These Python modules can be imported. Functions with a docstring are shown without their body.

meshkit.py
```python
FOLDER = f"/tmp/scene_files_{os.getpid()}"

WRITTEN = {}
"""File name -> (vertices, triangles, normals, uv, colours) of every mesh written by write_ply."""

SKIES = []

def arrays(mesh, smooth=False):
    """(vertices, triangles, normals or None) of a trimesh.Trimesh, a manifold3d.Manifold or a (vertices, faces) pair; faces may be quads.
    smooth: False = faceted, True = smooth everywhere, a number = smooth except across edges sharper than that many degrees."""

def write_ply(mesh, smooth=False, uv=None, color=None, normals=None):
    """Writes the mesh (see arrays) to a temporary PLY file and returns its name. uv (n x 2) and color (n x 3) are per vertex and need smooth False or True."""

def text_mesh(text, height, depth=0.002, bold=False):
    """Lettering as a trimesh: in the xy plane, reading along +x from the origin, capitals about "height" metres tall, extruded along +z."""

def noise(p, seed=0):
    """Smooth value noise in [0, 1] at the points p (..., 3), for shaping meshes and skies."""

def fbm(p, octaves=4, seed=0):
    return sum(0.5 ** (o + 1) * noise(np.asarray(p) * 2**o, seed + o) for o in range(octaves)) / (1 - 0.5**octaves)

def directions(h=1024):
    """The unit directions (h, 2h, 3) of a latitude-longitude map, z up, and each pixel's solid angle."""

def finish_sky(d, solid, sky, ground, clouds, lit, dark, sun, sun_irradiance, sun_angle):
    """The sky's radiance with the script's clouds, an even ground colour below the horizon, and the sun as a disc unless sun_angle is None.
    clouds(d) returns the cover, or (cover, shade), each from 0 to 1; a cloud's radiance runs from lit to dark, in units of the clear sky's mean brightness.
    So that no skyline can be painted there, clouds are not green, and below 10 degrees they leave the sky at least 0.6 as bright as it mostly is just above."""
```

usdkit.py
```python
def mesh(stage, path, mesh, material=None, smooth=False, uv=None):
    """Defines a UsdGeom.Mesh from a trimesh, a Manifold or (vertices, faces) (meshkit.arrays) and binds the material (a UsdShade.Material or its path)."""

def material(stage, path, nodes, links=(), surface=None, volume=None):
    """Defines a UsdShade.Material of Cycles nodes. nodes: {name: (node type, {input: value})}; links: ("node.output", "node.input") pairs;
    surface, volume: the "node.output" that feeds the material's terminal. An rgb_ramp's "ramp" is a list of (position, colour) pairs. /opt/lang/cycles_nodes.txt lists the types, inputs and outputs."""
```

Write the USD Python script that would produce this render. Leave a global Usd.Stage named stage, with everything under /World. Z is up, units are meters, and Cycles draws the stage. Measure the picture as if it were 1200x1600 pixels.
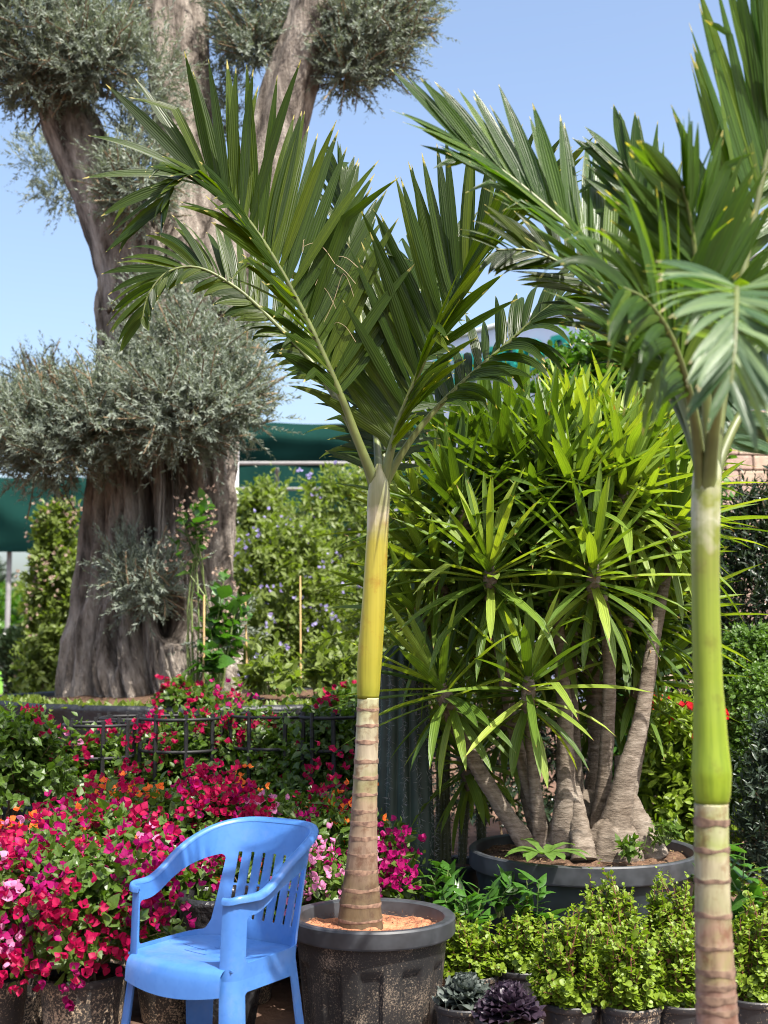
import math
import numpy as np
import trimesh
import shapely
from shapely.geometry import Polygon, box as sbox
from shapely.ops import unary_union
import usdkit, meshkit
from pxr import Usd, UsdGeom, UsdLux, UsdShade, Gf, Sdf

stage = Usd.Stage.CreateInMemory()
UsdGeom.SetStageUpAxis(stage, UsdGeom.Tokens.z)
UsdGeom.SetStageMetersPerUnit(stage, 1.0)
world = UsdGeom.Xform.Define(stage, '/World')
UsdGeom.Scope.Define(stage, '/World/Looks')

# ------------------------------------------------------------------ camera, sky, sun
FPX, CZ = 2000.0, 1.38
PITCH = math.atan(200.0 / FPX)
cam = UsdGeom.Camera.Define(stage, '/World/camera')
cam.AddTranslateOp().Set(Gf.Vec3d(0, 0, CZ))
cam.AddRotateXOp().Set(90 + math.degrees(PITCH))
cam.CreateHorizontalApertureAttr(36.0)
cam.CreateVerticalApertureAttr(48.0)
cam.CreateFocalLengthAttr(36.0 * FPX / 1200)
cam.CreateFStopAttr(5.0)
cam.CreateFocusDistanceAttr(4.6)
cam.CreateClippingRangeAttr(Gf.Vec2f(0.05, 2000))
cam.CreateExposureAttr(1.2)

SUN_EL = math.radians(57)
SUN_AZ = math.atan2(0.64, -0.77)
sx, sy, sz = math.sin(SUN_AZ) * math.cos(SUN_EL), math.cos(SUN_AZ) * math.cos(SUN_EL), math.sin(SUN_EL)
sky_m = usdkit.material(stage, '/World/Looks/sky_look', {
    'sky': ('sky_texture', {'sky_type': 'single_scattering', 'sun_disc': False, 'sun_elevation': SUN_EL, 'sun_rotation': SUN_AZ,
                            'altitude': 20.0, 'air_density': 1.0, 'aerosol_density': 4.0, 'ozone_density': 1.2}),
    'bg': ('background_shader', {'strength': 0.135})}, [('sky.color', 'bg.color')], surface='bg.background')
dome = UsdLux.DomeLight.Define(stage, '/World/sky')
UsdShade.MaterialBindingAPI.Apply(dome.GetPrim()).Bind(sky_m)
dome.GetPrim().SetCustomDataByKey('kind', 'structure')
sun = UsdLux.DistantLight.Define(stage, '/World/sun')
sun.CreateNormalizeAttr(True)
sun.CreateIntensityAttr(1.25)
sun.CreateAngleAttr(0.53)
sun.CreateColorAttr(Gf.Vec3f(1.0, 0.95, 0.87))
_d = np.array([sx, sy, sz])
_rot = Gf.Rotation(Gf.Vec3d(0, 0, 1), Gf.Vec3d(*map(float, _d)))
_m = Gf.Matrix4d(); _m.SetRotate(_rot)
sun.AddTransformOp().Set(_m)

# ------------------------------------------------------------------ helpers
_cp, _sp = math.cos(PITCH), math.sin(PITCH)
def P(px, py, Y):
    a, b = (px - 600) / FPX, (800 - py) / FPX
    wy, wz = _cp - b * _sp, _sp + b * _cp
    return np.array([a * Y / wy, Y, CZ + wz * Y / wy])
def px2m(px, Y):
    return px * Y / FPX

counts = {}
def numbered(parent, name):
    k = (parent, name)
    n = counts.get(k, 0)
    counts[k] = n + 1
    return name if n == 0 else f'{name}_{n:03d}'
def setdata(prim, label=None, category=None, group=None, kind=None):
    for k, v in (('label', label), ('category', category), ('group', group), ('kind', kind)):
        if v:
            prim.SetCustomDataByKey(k, v)
class Thing:
    def __init__(self, name, label, category, origin=(0, 0, 0), group=None):
        self.o = np.array(origin, float)
        self.path = '/World/' + numbered('/World', name)
        x = UsdGeom.Xform.Define(stage, self.path)
        x.AddTranslateOp().Set(Gf.Vec3d(*map(float, self.o)))
        setdata(x.GetPrim(), label, category, group)
    def part(self, name, mesh, mat, parent=None, smooth=False, label=None, kind=None, uv=None):
        base = parent or self.path
        path = base + '/' + numbered(base, name)
        v, f, n = meshkit.arrays(mesh, smooth)
        v = v - self.o
        if n is None:
            m = usdkit.mesh(stage, path, (v, f), mat)
        else:
            m = usdkit.mesh(stage, path, (v, f), mat)
            m.CreateNormalsAttr([Gf.Vec3f(*map(float, q)) for q in n]) if len(n) < 5 else m.CreateNormalsAttr(_vt(n))
            m.SetNormalsInterpolation('vertex')
        if uv is not None:
            UsdGeom.PrimvarsAPI(m).CreatePrimvar('st', Sdf.ValueTypeNames.TexCoord2fArray, 'vertex').Set(Vt.Vec2fArray.FromNumpy(np.ascontiguousarray(uv, np.float32)))
        setdata(m.GetPrim(), label, None, None, kind)
        return path
from pxr import Vt
def _vt(n):
    return Vt.Vec3fArray.FromNumpy(np.ascontiguousarray(n, np.float32))
def single(name, mesh, mat, label=None, category=None, group=None, kind=None, smooth=False):
    path = '/World/' + numbered('/World', name)
    m = usdkit.mesh(stage, path, mesh, mat, smooth=smooth)
    setdata(m.GetPrim(), label, category, group, kind)
    return path

def unit(v):
    v = np.asarray(v, float)
    return v / np.maximum(np.linalg.norm(v, axis=-1, keepdims=True), 1e-12)
def cat(parts):
    vs, fs, n = [], [], 0
    for v, f in parts:
        vs.append(v); fs.append(np.asarray(f) + n); n += len(v)
    if not vs:
        return np.zeros((0, 3)), np.zeros((0, 3), int)
    return np.vstack(vs), np.vstack(fs)
def boxm(c, s, rz=0.0, rx=0.0):
    m = trimesh.creation.box(s)
    if rx: m.apply_transform(trimesh.transformations.rotation_matrix(rx, [1, 0, 0]))
    if rz: m.apply_transform(trimesh.transformations.rotation_matrix(rz, [0, 0, 1]))
    m.apply_translation(c)
    return np.array(m.vertices), np.array(m.faces)
def bbox_bevel(c, s, b, rz=0.0):
    import manifold3d as m3
    hx, hy, hz = s[0] / 2, s[1] / 2, s[2] / 2
    pts = []
    for i in (-1, 1):
        for j in (-1, 1):
            for k in (-1, 1):
                pts += [(i * hx, j * (hy - b), k * (hz - b)), (i * (hx - b), j * hy, k * (hz - b)), (i * (hx - b), j * (hy - b), k * hz)]
    h = trimesh.convex.convex_hull(np.array(pts))
    if rz: h.apply_transform(trimesh.transformations.rotation_matrix(rz, [0, 0, 1]))
    h.apply_translation(c)
    return np.array(h.vertices), np.array(h.faces)
def spline(pts, n):
    pts = np.asarray(pts, float)
    if len(pts) == 2:
        return pts[0] + (pts[1] - pts[0]) * np.linspace(0, 1, n)[:, None]
    q = np.vstack([2 * pts[0] - pts[1], pts, 2 * pts[-1] - pts[-2]])
    m = len(pts) - 1
    seg = np.linalg.norm(np.diff(pts, axis=0), axis=1)
    cum = np.concatenate([[0], np.cumsum(seg)])
    s = np.linspace(0, cum[-1], n)
    i = np.clip(np.searchsorted(cum, s, 'right') - 1, 0, m - 1)
    t = ((s - cum[i]) / np.maximum(seg[i], 1e-9))[:, None]
    p0, p1, p2, p3 = q[i], q[i + 1], q[i + 2], q[i + 3]
    return 0.5 * (2 * p1 + (p2 - p0) * t + (2 * p0 - 5 * p1 + 4 * p2 - p3) * t * t + (3 * p1 - p0 - 3 * p2 + p3) * t ** 3)
def frames(path):
    T = unit(np.gradient(path, axis=0))
    a = np.array([1.0, 0, 0]) if abs(T[0][0]) < 0.9 else np.array([0, 1.0, 0])
    U = [unit(a - T[0] * (a @ T[0]))]
    for k in range(1, len(path)):
        u = U[-1] - T[k] * (U[-1] @ T[k])
        U.append(unit(u))
    U = np.array(U)
    return T, U, np.cross(T, U)
def tube(path, radii, seg=8, cap=True, mod=None, squash=None):
    path = np.asarray(path, float)
    radii = np.broadcast_to(np.asarray(radii, float), (len(path),))
    T, U, V = frames(path)
    th = np.linspace(0, 2 * np.pi, seg, endpoint=False)
    R = radii[:, None] * np.ones((1, seg))
    if mod is not None:
        R = R * mod(th[None, :], np.linspace(0, 1, len(path))[:, None])
    v = path[:, None, :] + R[..., None] * (np.cos(th)[None, :, None] * U[:, None, :] + np.sin(th)[None, :, None] * V[:, None, :])
    n = len(path)
    v = v.reshape(-1, 3)
    i = np.arange(n - 1)[:, None] * seg
    j = np.arange(seg)[None, :]
    a, b = i + j, i + (j + 1) % seg
    f = np.concatenate([np.stack([a, b, b + seg], -1).reshape(-1, 3), np.stack([a, b + seg, a + seg], -1).reshape(-1, 3)])
    if cap:
        c0, c1 = len(v), len(v) + 1
        v = np.vstack([v, path[:1], path[-1:]])
        jj = np.arange(seg)
        f = np.vstack([f, np.stack([np.full(seg, c0), (jj + 1) % seg, jj], -1), np.stack([np.full(seg, c1), (n - 1) * seg + jj, (n - 1) * seg + (jj + 1) % seg], -1)])
    return v, f
def lathe(profile, c, seg=48, mod=None):
    """profile: (r, z) closed bottom to top along the outside, then down the inside."""
    pr = np.asarray(profile, float)
    th = np.linspace(0, 2 * np.pi, seg, endpoint=False)
    r = pr[:, :1] * np.ones((1, seg))
    if mod is not None:
        r = r + mod(th[None, :], pr[:, 1:2], np.arange(len(pr))[:, None])
    v = np.stack([r * np.cos(th), r * np.sin(th), np.broadcast_to(pr[:, 1:2], r.shape)], -1).reshape(-1, 3) + np.asarray(c, float)
    n = len(pr)
    i = np.arange(n - 1)[:, None] * seg
    j = np.arange(seg)[None, :]
    a, b = i + j, i + (j + 1) % seg
    f = np.concatenate([np.stack([a, b, b + seg], -1).reshape(-1, 3), np.stack([a, b + seg, a + seg], -1).reshape(-1, 3)])
    return v, f
def grid(X, closed=False):
    """X (n, m, 3) -> mesh"""
    n, m = X.shape[:2]
    i, j = np.meshgrid(np.arange(n - 1), np.arange(m - 1), indexing='ij')
    a = (i * m + j).ravel()
    f = np.concatenate([np.stack([a, a + m, a + m + 1], -1), np.stack([a, a + m + 1, a + 1], -1)])
    return X.reshape(-1, 3), f

OVATE = [(0.18, 0.62), (0.42, 1.0), (0.72, 0.62)]
LANCE = [(0.25, 0.85), (0.6, 0.8)]
RHOMB = [(0.45, 1.0)]
ROUND = [(0.14, 0.5), (0.42, 0.95), (0.70, 1.0), (0.91, 0.62)]
def leaves(Pp, D, N, L, W, prof=RHOMB, fold=0.25, curl=0.15):
    Pp, D, N = np.asarray(Pp, float), unit(D), np.asarray(N, float)
    n = len(Pp)
    L = np.broadcast_to(L, (n,)).reshape(n, 1); W = np.broadcast_to(W, (n,)).reshape(n, 1)
    S = np.cross(D, N)
    bad = np.linalg.norm(S, axis=1) < 1e-3
    S[bad] = np.cross(D[bad], [1.0, 0.3, 0.2])
    S = unit(S); N = np.cross(S, D)
    rows = [Pp]
    for t, w in prof:
        c = Pp + D * t * L - N * curl * L * t * t
        e = N * fold * w * W / 2
        rows += [c - S * w * W / 2 + e, c, c + S * w * W / 2 + e]
    rows.append(Pp + D * L - N * curl * L)
    k = len(rows)
    v = np.stack(rows, 1).reshape(-1, 3)
    tri = [(0, 2, 1), (0, 3, 2)]
    for s in range(len(prof) - 1):
        a = 1 + 3 * s
        tri += [(a, a + 1, a + 4), (a, a + 4, a + 3), (a + 1, a + 2, a + 5), (a + 1, a + 5, a + 4)]
    a = 1 + 3 * (len(prof) - 1)
    tri += [(a, a + 1, k - 1), (a + 1, a + 2, k - 1)]
    f = (np.array(tri)[None] + (np.arange(n) * k)[:, None, None]).reshape(-1, 3)
    return v, f
def blade(p0, d, w, L, W, droop, nseg=8, fold=0.3, shape=None, kink=None, lean=0.0):
    """one long strap leaf: starts at p0 along d, blade width along w, bends with gravity"""
    shape = shape if shape is not None else [0.45, 0.8, 0.97, 1.0, 0.95, 0.8, 0.58, 0.3, 0.02]
    t = np.linspace(0, 1, nseg + 1)
    ww = np.interp(t, np.linspace(0, 1, len(shape)), shape) * W
    p, d = np.array(p0, float), unit(d)
    rows = []
    side = np.array(w, float)
    for k in range(nseg + 1):
        s = unit(side - d * (side @ d))
        nrm = np.cross(d, s)
        e = nrm * fold * ww[k] / 2
        rows += [p - s * ww[k] / 2 + e, p, p + s * ww[k] / 2 + e]
        g = droop * (0.25 + 1.5 * t[k])
        if kink and t[k] >= kink[0] and t[k] < kink[0] + 1.01 / nseg:
            g = kink[1] * nseg
        d = unit(d + np.array([0, 0, -1.0]) * g / nseg)
        p = p + d * L / nseg
    v = np.array(rows)
    f = []
    for k in range(nseg):
        a = 3 * k
        f += [(a, a + 1, a + 4), (a, a + 4, a + 3), (a + 1, a + 2, a + 5), (a + 1, a + 5, a + 4)]
    return v, np.array(f)

def blade_uv(nblades, nseg):
    r = np.repeat(np.linspace(0, 1, nseg + 1), 3)
    u = np.tile([0.0, 0.5, 1.0], nseg + 1)
    return np.tile(np.stack([u, r], 1), (nblades, 1))

# ------------------------------------------------------------------ materials
def M(name, nodes, links, surface):
    return usdkit.material(stage, '/World/Looks/' + name, nodes, links, surface=surface)
def leafmat(name, ramp, rough=0.42, trans=0.35, tcol=None, spec=0.5, nscale=3.0, back=None):
    nodes = {'g': ('geometry', {}), 'no': ('noise_texture', {'scale': nscale, 'detail': 2.0}),
             'mx': ('math', {'math_type': 'multiply_add', 'value2': 0.65, 'value3': 0.0}),
             'ad': ('math', {'math_type': 'multiply_add', 'value2': 0.35}),
             'r': ('rgb_ramp', {'ramp': ramp}),
             'fine': ('noise_texture', {'scale': 90.0, 'detail': 2.0}),
             'fr': ('rgb_ramp', {'ramp': [(0.3, (0.8, 0.8, 0.8)), (0.7, (1.15, 1.15, 1.15))]}),
             'mul': ('mix', {'mix_type': 'multiply', 'fac': 1.0}),
             'p': ('principled_bsdf', {'roughness': rough, 'specular_ior_level': spec}),
             'tm': ('mix', {'mix_type': 'multiply', 'fac': 1.0, 'color2': tcol or (1.5, 1.7, 0.5)}),
             't': ('translucent_bsdf', {}), 'm': ('mix_closure', {'fac': trans})}
    links = [('g.position', 'no.vector'), ('g.position', 'fine.vector'), ('g.random_per_island', 'mx.value1'), ('no.fac', 'ad.value1'), ('mx.value', 'ad.value3'), ('ad.value', 'r.fac'),
             ('fine.fac', 'fr.fac'), ('r.color', 'mul.color1'), ('fr.color', 'mul.color2'), ('mul.color', 'p.base_color'), ('mul.color', 'tm.color1'), ('tm.color', 't.color'),
             ('p.BSDF', 'm.closure1'), ('t.BSDF', 'm.closure2')]
    return M(name, nodes, links, 'm.closure')
def bladmat(name, ramp, rough=0.42, trans=0.35, tcol=(1.9, 2.0, 0.25), spec=0.35, nscale=2.5, tip=(0.30, 0.20, 0.08), rib=(1.35, 1.3, 1.1), tipat=0.9, veins=34.0):
    """long strap leaf: parallel veins, a paler midrib, browned tips"""
    nodes = {'g': ('geometry', {}), 'oi': ('object_info', {}), 'no': ('noise_texture', {'scale': nscale, 'detail': 2.0}), 'uv': ('attribute', {'attribute': 'st'}), 'sp': ('separate_xyz', {}),
             'rn': ('math', {'math_type': 'add'}), 'fr': ('math', {'math_type': 'fraction'}), 'mx': ('math', {'math_type': 'multiply', 'value2': 0.65}), 'ad': ('math', {'math_type': 'multiply_add', 'value2': 0.35}),
             'r': ('rgb_ramp', {'ramp': ramp}),
             'vs': ('math', {'math_type': 'multiply', 'value2': veins}), 'vn': ('math', {'math_type': 'sine'}), 'vm': ('map_range', {'from_min': -1.0, 'from_max': 1.0, 'to_min': 0.86, 'to_max': 1.1}),
             'mc': ('mix', {'mix_type': 'multiply', 'fac': 1.0}), 'vc': ('combine_xyz', {}),
             'du': ('math', {'math_type': 'subtract', 'value2': 0.5}), 'ab': ('math', {'math_type': 'absolute'}), 'rm': ('rgb_ramp', {'ramp': [(0.0, rib), (0.05, rib), (0.09, (1, 1, 1)), (1.0, (1, 1, 1))]}),
             'mr': ('mix', {'mix_type': 'multiply', 'fac': 1.0}),
             'tn': ('noise_texture', {'scale': 30.0, 'detail': 3.0}), 'ta': ('math', {'math_type': 'multiply_add', 'value2': 0.22}), 'tr': ('rgb_ramp', {'ramp': [(tipat + 0.06, (0, 0, 0)), (min(0.999, tipat + 0.09), (1, 1, 1))]}),
             'ts': ('math', {'math_type': 'multiply', 'value2': 0.9}), 'mt': ('mix', {'color2': tip}),
             'b': ('bump', {'strength': 0.35, 'distance': 0.002}),
             'p': ('principled_bsdf', {'roughness': rough, 'specular_ior_level': spec}), 'tm': ('mix', {'mix_type': 'multiply', 'fac': 1.0, 'color2': tcol}), 't': ('translucent_bsdf', {}), 'm': ('mix_closure', {'fac': trans})}
    links = [('g.position', 'no.vector'), ('g.position', 'tn.vector'), ('uv.vector', 'sp.vector'), ('g.random_per_island', 'rn.value1'), ('oi.random', 'rn.value2'), ('rn.value', 'fr.value1'), ('fr.value', 'mx.value1'), ('no.fac', 'ad.value1'), ('mx.value', 'ad.value3'), ('ad.value', 'r.fac'),
             ('sp.x', 'vs.value1'), ('vs.value', 'vn.value1'), ('vn.value', 'vm.value'), ('vm.result', 'vc.x'), ('vm.result', 'vc.y'), ('vm.result', 'vc.z'), ('r.color', 'mc.color1'), ('vc.vector', 'mc.color2'),
             ('sp.x', 'du.value1'), ('du.value', 'ab.value1'), ('ab.value', 'rm.fac'), ('mc.color', 'mr.color1'), ('rm.color', 'mr.color2'),
             ('tn.fac', 'ta.value1'), ('sp.y', 'ts.value1'), ('ts.value', 'ta.value3'), ('ta.value', 'tr.fac'), ('tr.color', 'mt.fac'), ('mr.color', 'mt.color1'),
             ('vn.value', 'b.height'), ('b.normal', 'p.normal'), ('mt.color', 'p.base_color'), ('mt.color', 'tm.color1'), ('tm.color', 't.color'), ('p.BSDF', 'm.closure1'), ('t.BSDF', 'm.closure2')]
    return M(name, nodes, links, 'm.closure')
def plain(name, col, rough=0.5, var=0.25, scale=8.0, spec=0.5, bump=0.0, bscale=60.0, col2=None, detail=4.0, stretch=(1, 1, 1), lo=0.35, hi=0.65, bdist=0.01):
    c2 = col2 or tuple(c * (1 - var) for c in col)
    nodes = {'g': ('geometry', {}), 'mp': ('mapping', {'scale': stretch}), 'n': ('noise_texture', {'scale': scale, 'detail': detail}),
             'r': ('rgb_ramp', {'ramp': [(lo, c2), (hi, col)]}), 'p': ('principled_bsdf', {'roughness': rough, 'specular_ior_level': spec})}
    links = [('g.position', 'mp.vector'), ('mp.vector', 'n.vector'), ('n.fac', 'r.fac'), ('r.color', 'p.base_color')]
    if bump:
        nodes['bn'] = ('noise_texture', {'scale': bscale, 'detail': 5.0})
        nodes['b'] = ('bump', {'strength': bump, 'distance': bdist})
        links += [('mp.vector', 'bn.vector'), ('bn.fac', 'b.height'), ('b.normal', 'p.normal')]
    return M(name, nodes, links, 'p.BSDF')

PALM = bladmat('palm_leaf', [(0.1, (0.013, 0.028, 0.004)), (0.5, (0.028, 0.052, 0.006)), (0.9, (0.070, 0.100, 0.010))], 0.34, 0.42, (2.0, 2.0, 0.2), 0.3, tip=(0.42, 0.36, 0.14), tipat=0.90)
PALMR = bladmat('palm_leaf_fresh', [(0.1, (0.017, 0.043, 0.008)), (0.5, (0.042, 0.088, 0.015)), (0.9, (0.105, 0.165, 0.025))], 0.34, 0.42, (1.9, 2.0, 0.22), 0.4, tip=(0.42, 0.36, 0.14), tipat=0.90)
PALMP = bladmat('palm_leaf_pale', [(0.2, (0.045, 0.095, 0.04)), (0.5, (0.085, 0.145, 0.062)), (0.8, (0.15, 0.215, 0.10))], 0.38, 0.3, (1.6, 1.8, 0.4), 0.5, tip=(0.45, 0.38, 0.2), tipat=0.90)
PALMRIB = plain('palm_rachis', (0.115, 0.14, 0.04), 0.45, 0.4, 12.0)
YUC = bladmat('yucca_leaf', [(0.1, (0.036, 0.075, 0.010)), (0.5, (0.105, 0.175, 0.022)), (0.9, (0.29, 0.365, 0.06))], 0.42, 0.34, (1.6, 1.6, 0.35), 0.4, 2.0, tip=(0.22, 0.13, 0.05), rib=(1.15, 1.15, 1.0), tipat=0.93)
YUCD = plain('yucca_dry_leaf', (0.30, 0.22, 0.10), 0.7, 0.5, 20.0)
OLIVE = leafmat('olive_leaf', [(0.15, (0.15, 0.18, 0.14)), (0.5, (0.31, 0.345, 0.29)), (0.9, (0.57, 0.60, 0.53))], rough=0.5, trans=0.25, tcol=(1.1, 1.2, 0.7), nscale=1.5)
BUSH = leafmat('bush_leaf', [(0.2, (0.13, 0.175, 0.035)), (0.55, (0.27, 0.33, 0.075)), (0.9, (0.50, 0.54, 0.20))], rough=0.5, trans=0.4, nscale=2.0)
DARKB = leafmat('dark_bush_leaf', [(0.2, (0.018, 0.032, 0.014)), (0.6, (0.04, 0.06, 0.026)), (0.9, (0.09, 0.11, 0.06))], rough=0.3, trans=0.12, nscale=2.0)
GREYB = leafmat('grey_bush_leaf', [(0.2, (0.035, 0.055, 0.035)), (0.6, (0.10, 0.13, 0.09)), (0.9, (0.22, 0.25, 0.20))], rough=0.4, trans=0.15, nscale=2.0)
HEDGE = leafmat('hedge_leaf', [(0.2, (0.08, 0.15, 0.025)), (0.6, (0.17, 0.28, 0.05)), (0.9, (0.30, 0.42, 0.10))], rough=0.45, trans=0.3)
SPEK = leafmat('jade_leaf', [(0.2, (0.15, 0.22, 0.016)), (0.55, (0.34, 0.43, 0.035)), (0.9, (0.56, 0.60, 0.08))], rough=0.5, trans=0.3, tcol=(1.3, 1.5, 0.4), nscale=4.0)
BOUGL = leafmat('bougainvillea_leaf', [(0.2, (0.06, 0.11, 0.014)), (0.6, (0.16, 0.235, 0.03)), (0.92, (0.34, 0.38, 0.06))], rough=0.42, trans=0.32, nscale=5.0)
CITRUS = leafmat('citrus_leaf', [(0.2, (0.045, 0.12, 0.018)), (0.6, (0.09, 0.21, 0.03)), (0.9, (0.17, 0.31, 0.05))], rough=0.3, trans=0.32, nscale=5.0)
BRIGHT = leafmat('bright_bush_leaf', [(0.2, (0.06, 0.14, 0.012)), (0.6, (0.12, 0.24, 0.02)), (0.9, (0.22, 0.36, 0.04))], rough=0.38, trans=0.3, nscale=4.0)
KALEG = leafmat('grey_kale_leaf', [(0.2, (0.06, 0.075, 0.065)), (0.6, (0.13, 0.15, 0.125)), (0.9, (0.24, 0.27, 0.22))], rough=0.5, trans=0.1, tcol=(1, 1.1, 0.8), nscale=12.0)
KALEP = leafmat('purple_kale_leaf', [(0.2, (0.03, 0.02, 0.032)), (0.6, (0.075, 0.052, 0.08)), (0.9, (0.20, 0.165, 0.21))], rough=0.38, trans=0.1, tcol=(1.1, 0.8, 1.0), nscale=12.0)
def flower(name, ramp):
    return leafmat(name, ramp, rough=0.55, trans=0.45, tcol=(1.25, 1.0, 1.1), spec=0.25, nscale=6.0)
CRIM = flower('crimson_bract', [(0.1, (0.32, 0.003, 0.05)), (0.5, (0.54, 0.008, 0.10)), (0.9, (0.74, 0.04, 0.19))])
MAGE = flower('magenta_bract', [(0.1, (0.28, 0.003, 0.10)), (0.5, (0.46, 0.008, 0.17)), (0.9, (0.65, 0.04, 0.30))])
ORAN = flower('orange_bract', [(0.1, (0.80, 0.16, 0.03)), (0.5, (0.90, 0.34, 0.06)), (0.9, (0.95, 0.55, 0.18))])
PINK = flower('pink_bract', [(0.1, (0.62, 0.22, 0.42)), (0.5, (0.74, 0.38, 0.52)), (0.9, (0.88, 0.66, 0.70))])
REDB = flower('red_flower', [(0.1, (0.55, 0.01, 0.02)), (0.9, (0.8, 0.06, 0.08))])
LILAC = flower('lilac_flower', [(0.1, (0.35, 0.33, 0.62)), (0.9, (0.6, 0.58, 0.8))])
CREAM = flower('dry_flower', [(0.1, (0.35, 0.27, 0.20)), (0.9, (0.62, 0.53, 0.44))])
STEM = plain('stem', (0.19, 0.13, 0.07), 0.8, 0.5, 25.0)
GSTEM = plain('green_stem', (0.15, 0.2, 0.06), 0.6, 0.4, 25.0)
BLUE = M('blue_plastic', {
    'g': ('geometry', {}), 'n': ('noise_texture', {'scale': 14.0, 'detail': 6.0, 'roughness': 0.65}), 'r': ('rgb_ramp', {'ramp': [(0.35, (0.040, 0.132, 0.37)), (0.62, (0.049, 0.152, 0.41))]}),
    'n2': ('noise_texture', {'scale': 55.0, 'detail': 3.0}), 'rr': ('rgb_ramp', {'ramp': [(0.3, (0.30, 0.30, 0.30)), (0.7, (0.46, 0.46, 0.46))]}),
    'n3': ('noise_texture', {'scale': 38.0, 'detail': 6.0, 'roughness': 0.75}), 'r3': ('rgb_ramp', {'ramp': [(0.70, (0, 0, 0)), (0.76, (1, 1, 1))]}),
    'mx': ('mix', {'mix_type': 'mix', 'color2': (0.10, 0.13, 0.25)}), 'sz': ('separate_xyz', {}), 'n4': ('noise_texture', {'scale': 5.0, 'detail': 7.0, 'roughness': 0.75}), 'r4': ('rgb_ramp', {'ramp': [(0.5, (0, 0, 0)), (0.72, (0.5, 0.5, 0.5))]}), 'mx4': ('mix', {'mix_type': 'mix', 'color2': (0.14, 0.20, 0.36)}),
    'p': ('principled_bsdf', {'specular_ior_level': 0.5})},
    [('g.position', 'n.vector'), ('g.position', 'n2.vector'), ('g.position', 'n3.vector'), ('n.fac', 'r.fac'), ('n3.fac', 'r3.fac'), ('r3.color', 'mx.fac'), ('r.color', 'mx.color1'), ('g.position', 'n4.vector'), ('n4.fac', 'r4.fac'), ('r4.color', 'mx4.fac'), ('mx.color', 'mx4.color1'), ('mx4.color', 'p.base_color'), ('n2.fac', 'rr.fac'), ('rr.color', 'p.roughness')], 'p.BSDF')
def dusty(name, base, dust, lo, hi, scale=70.0, rough=0.5, low=True):
    """black plastic with dried mud specks, denser towards the bottom of the pot"""
    nodes = {'g': ('geometry', {}), 'n': ('noise_texture', {'scale': scale, 'detail': 6.0, 'roughness': 0.7}), 'n2': ('noise_texture', {'scale': 7.0, 'detail': 3.0}),
             'ad': ('math', {'math_type': 'multiply_add', 'value2': 0.45}), 'r': ('rgb_ramp', {'ramp': [(lo, (0, 0, 0)), (hi, (1, 1, 1))]}),
             'mx': ('mix', {'color1': base, 'color2': dust}), 'p': ('principled_bsdf', {'roughness': rough}), 'b': ('bump', {'strength': 0.25, 'distance': 0.004})}
    links = [('g.position', 'n.vector'), ('g.position', 'n2.vector'), ('n2.fac', 'ad.value1'), ('n.fac', 'ad.value3'), ('ad.value', 'r.fac'), ('r.color', 'mx.fac'), ('mx.color', 'p.base_color'), ('n.fac', 'b.height'), ('b.normal', 'p.normal')]
    return M(name, nodes, links, 'p.BSDF')
POTB = dusty('black_pot', (0.016, 0.016, 0.018), (0.30, 0.23, 0.16), 0.80, 0.90, 110.0)
POTD = dusty('muddy_pot', (0.022, 0.02, 0.019), (0.42, 0.32, 0.22), 0.74, 0.88, 130.0)
POTL = dusty('fluted_pot', (0.012, 0.012, 0.0125), (0.30, 0.24, 0.18), 0.77, 0.95, 170.0)
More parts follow.
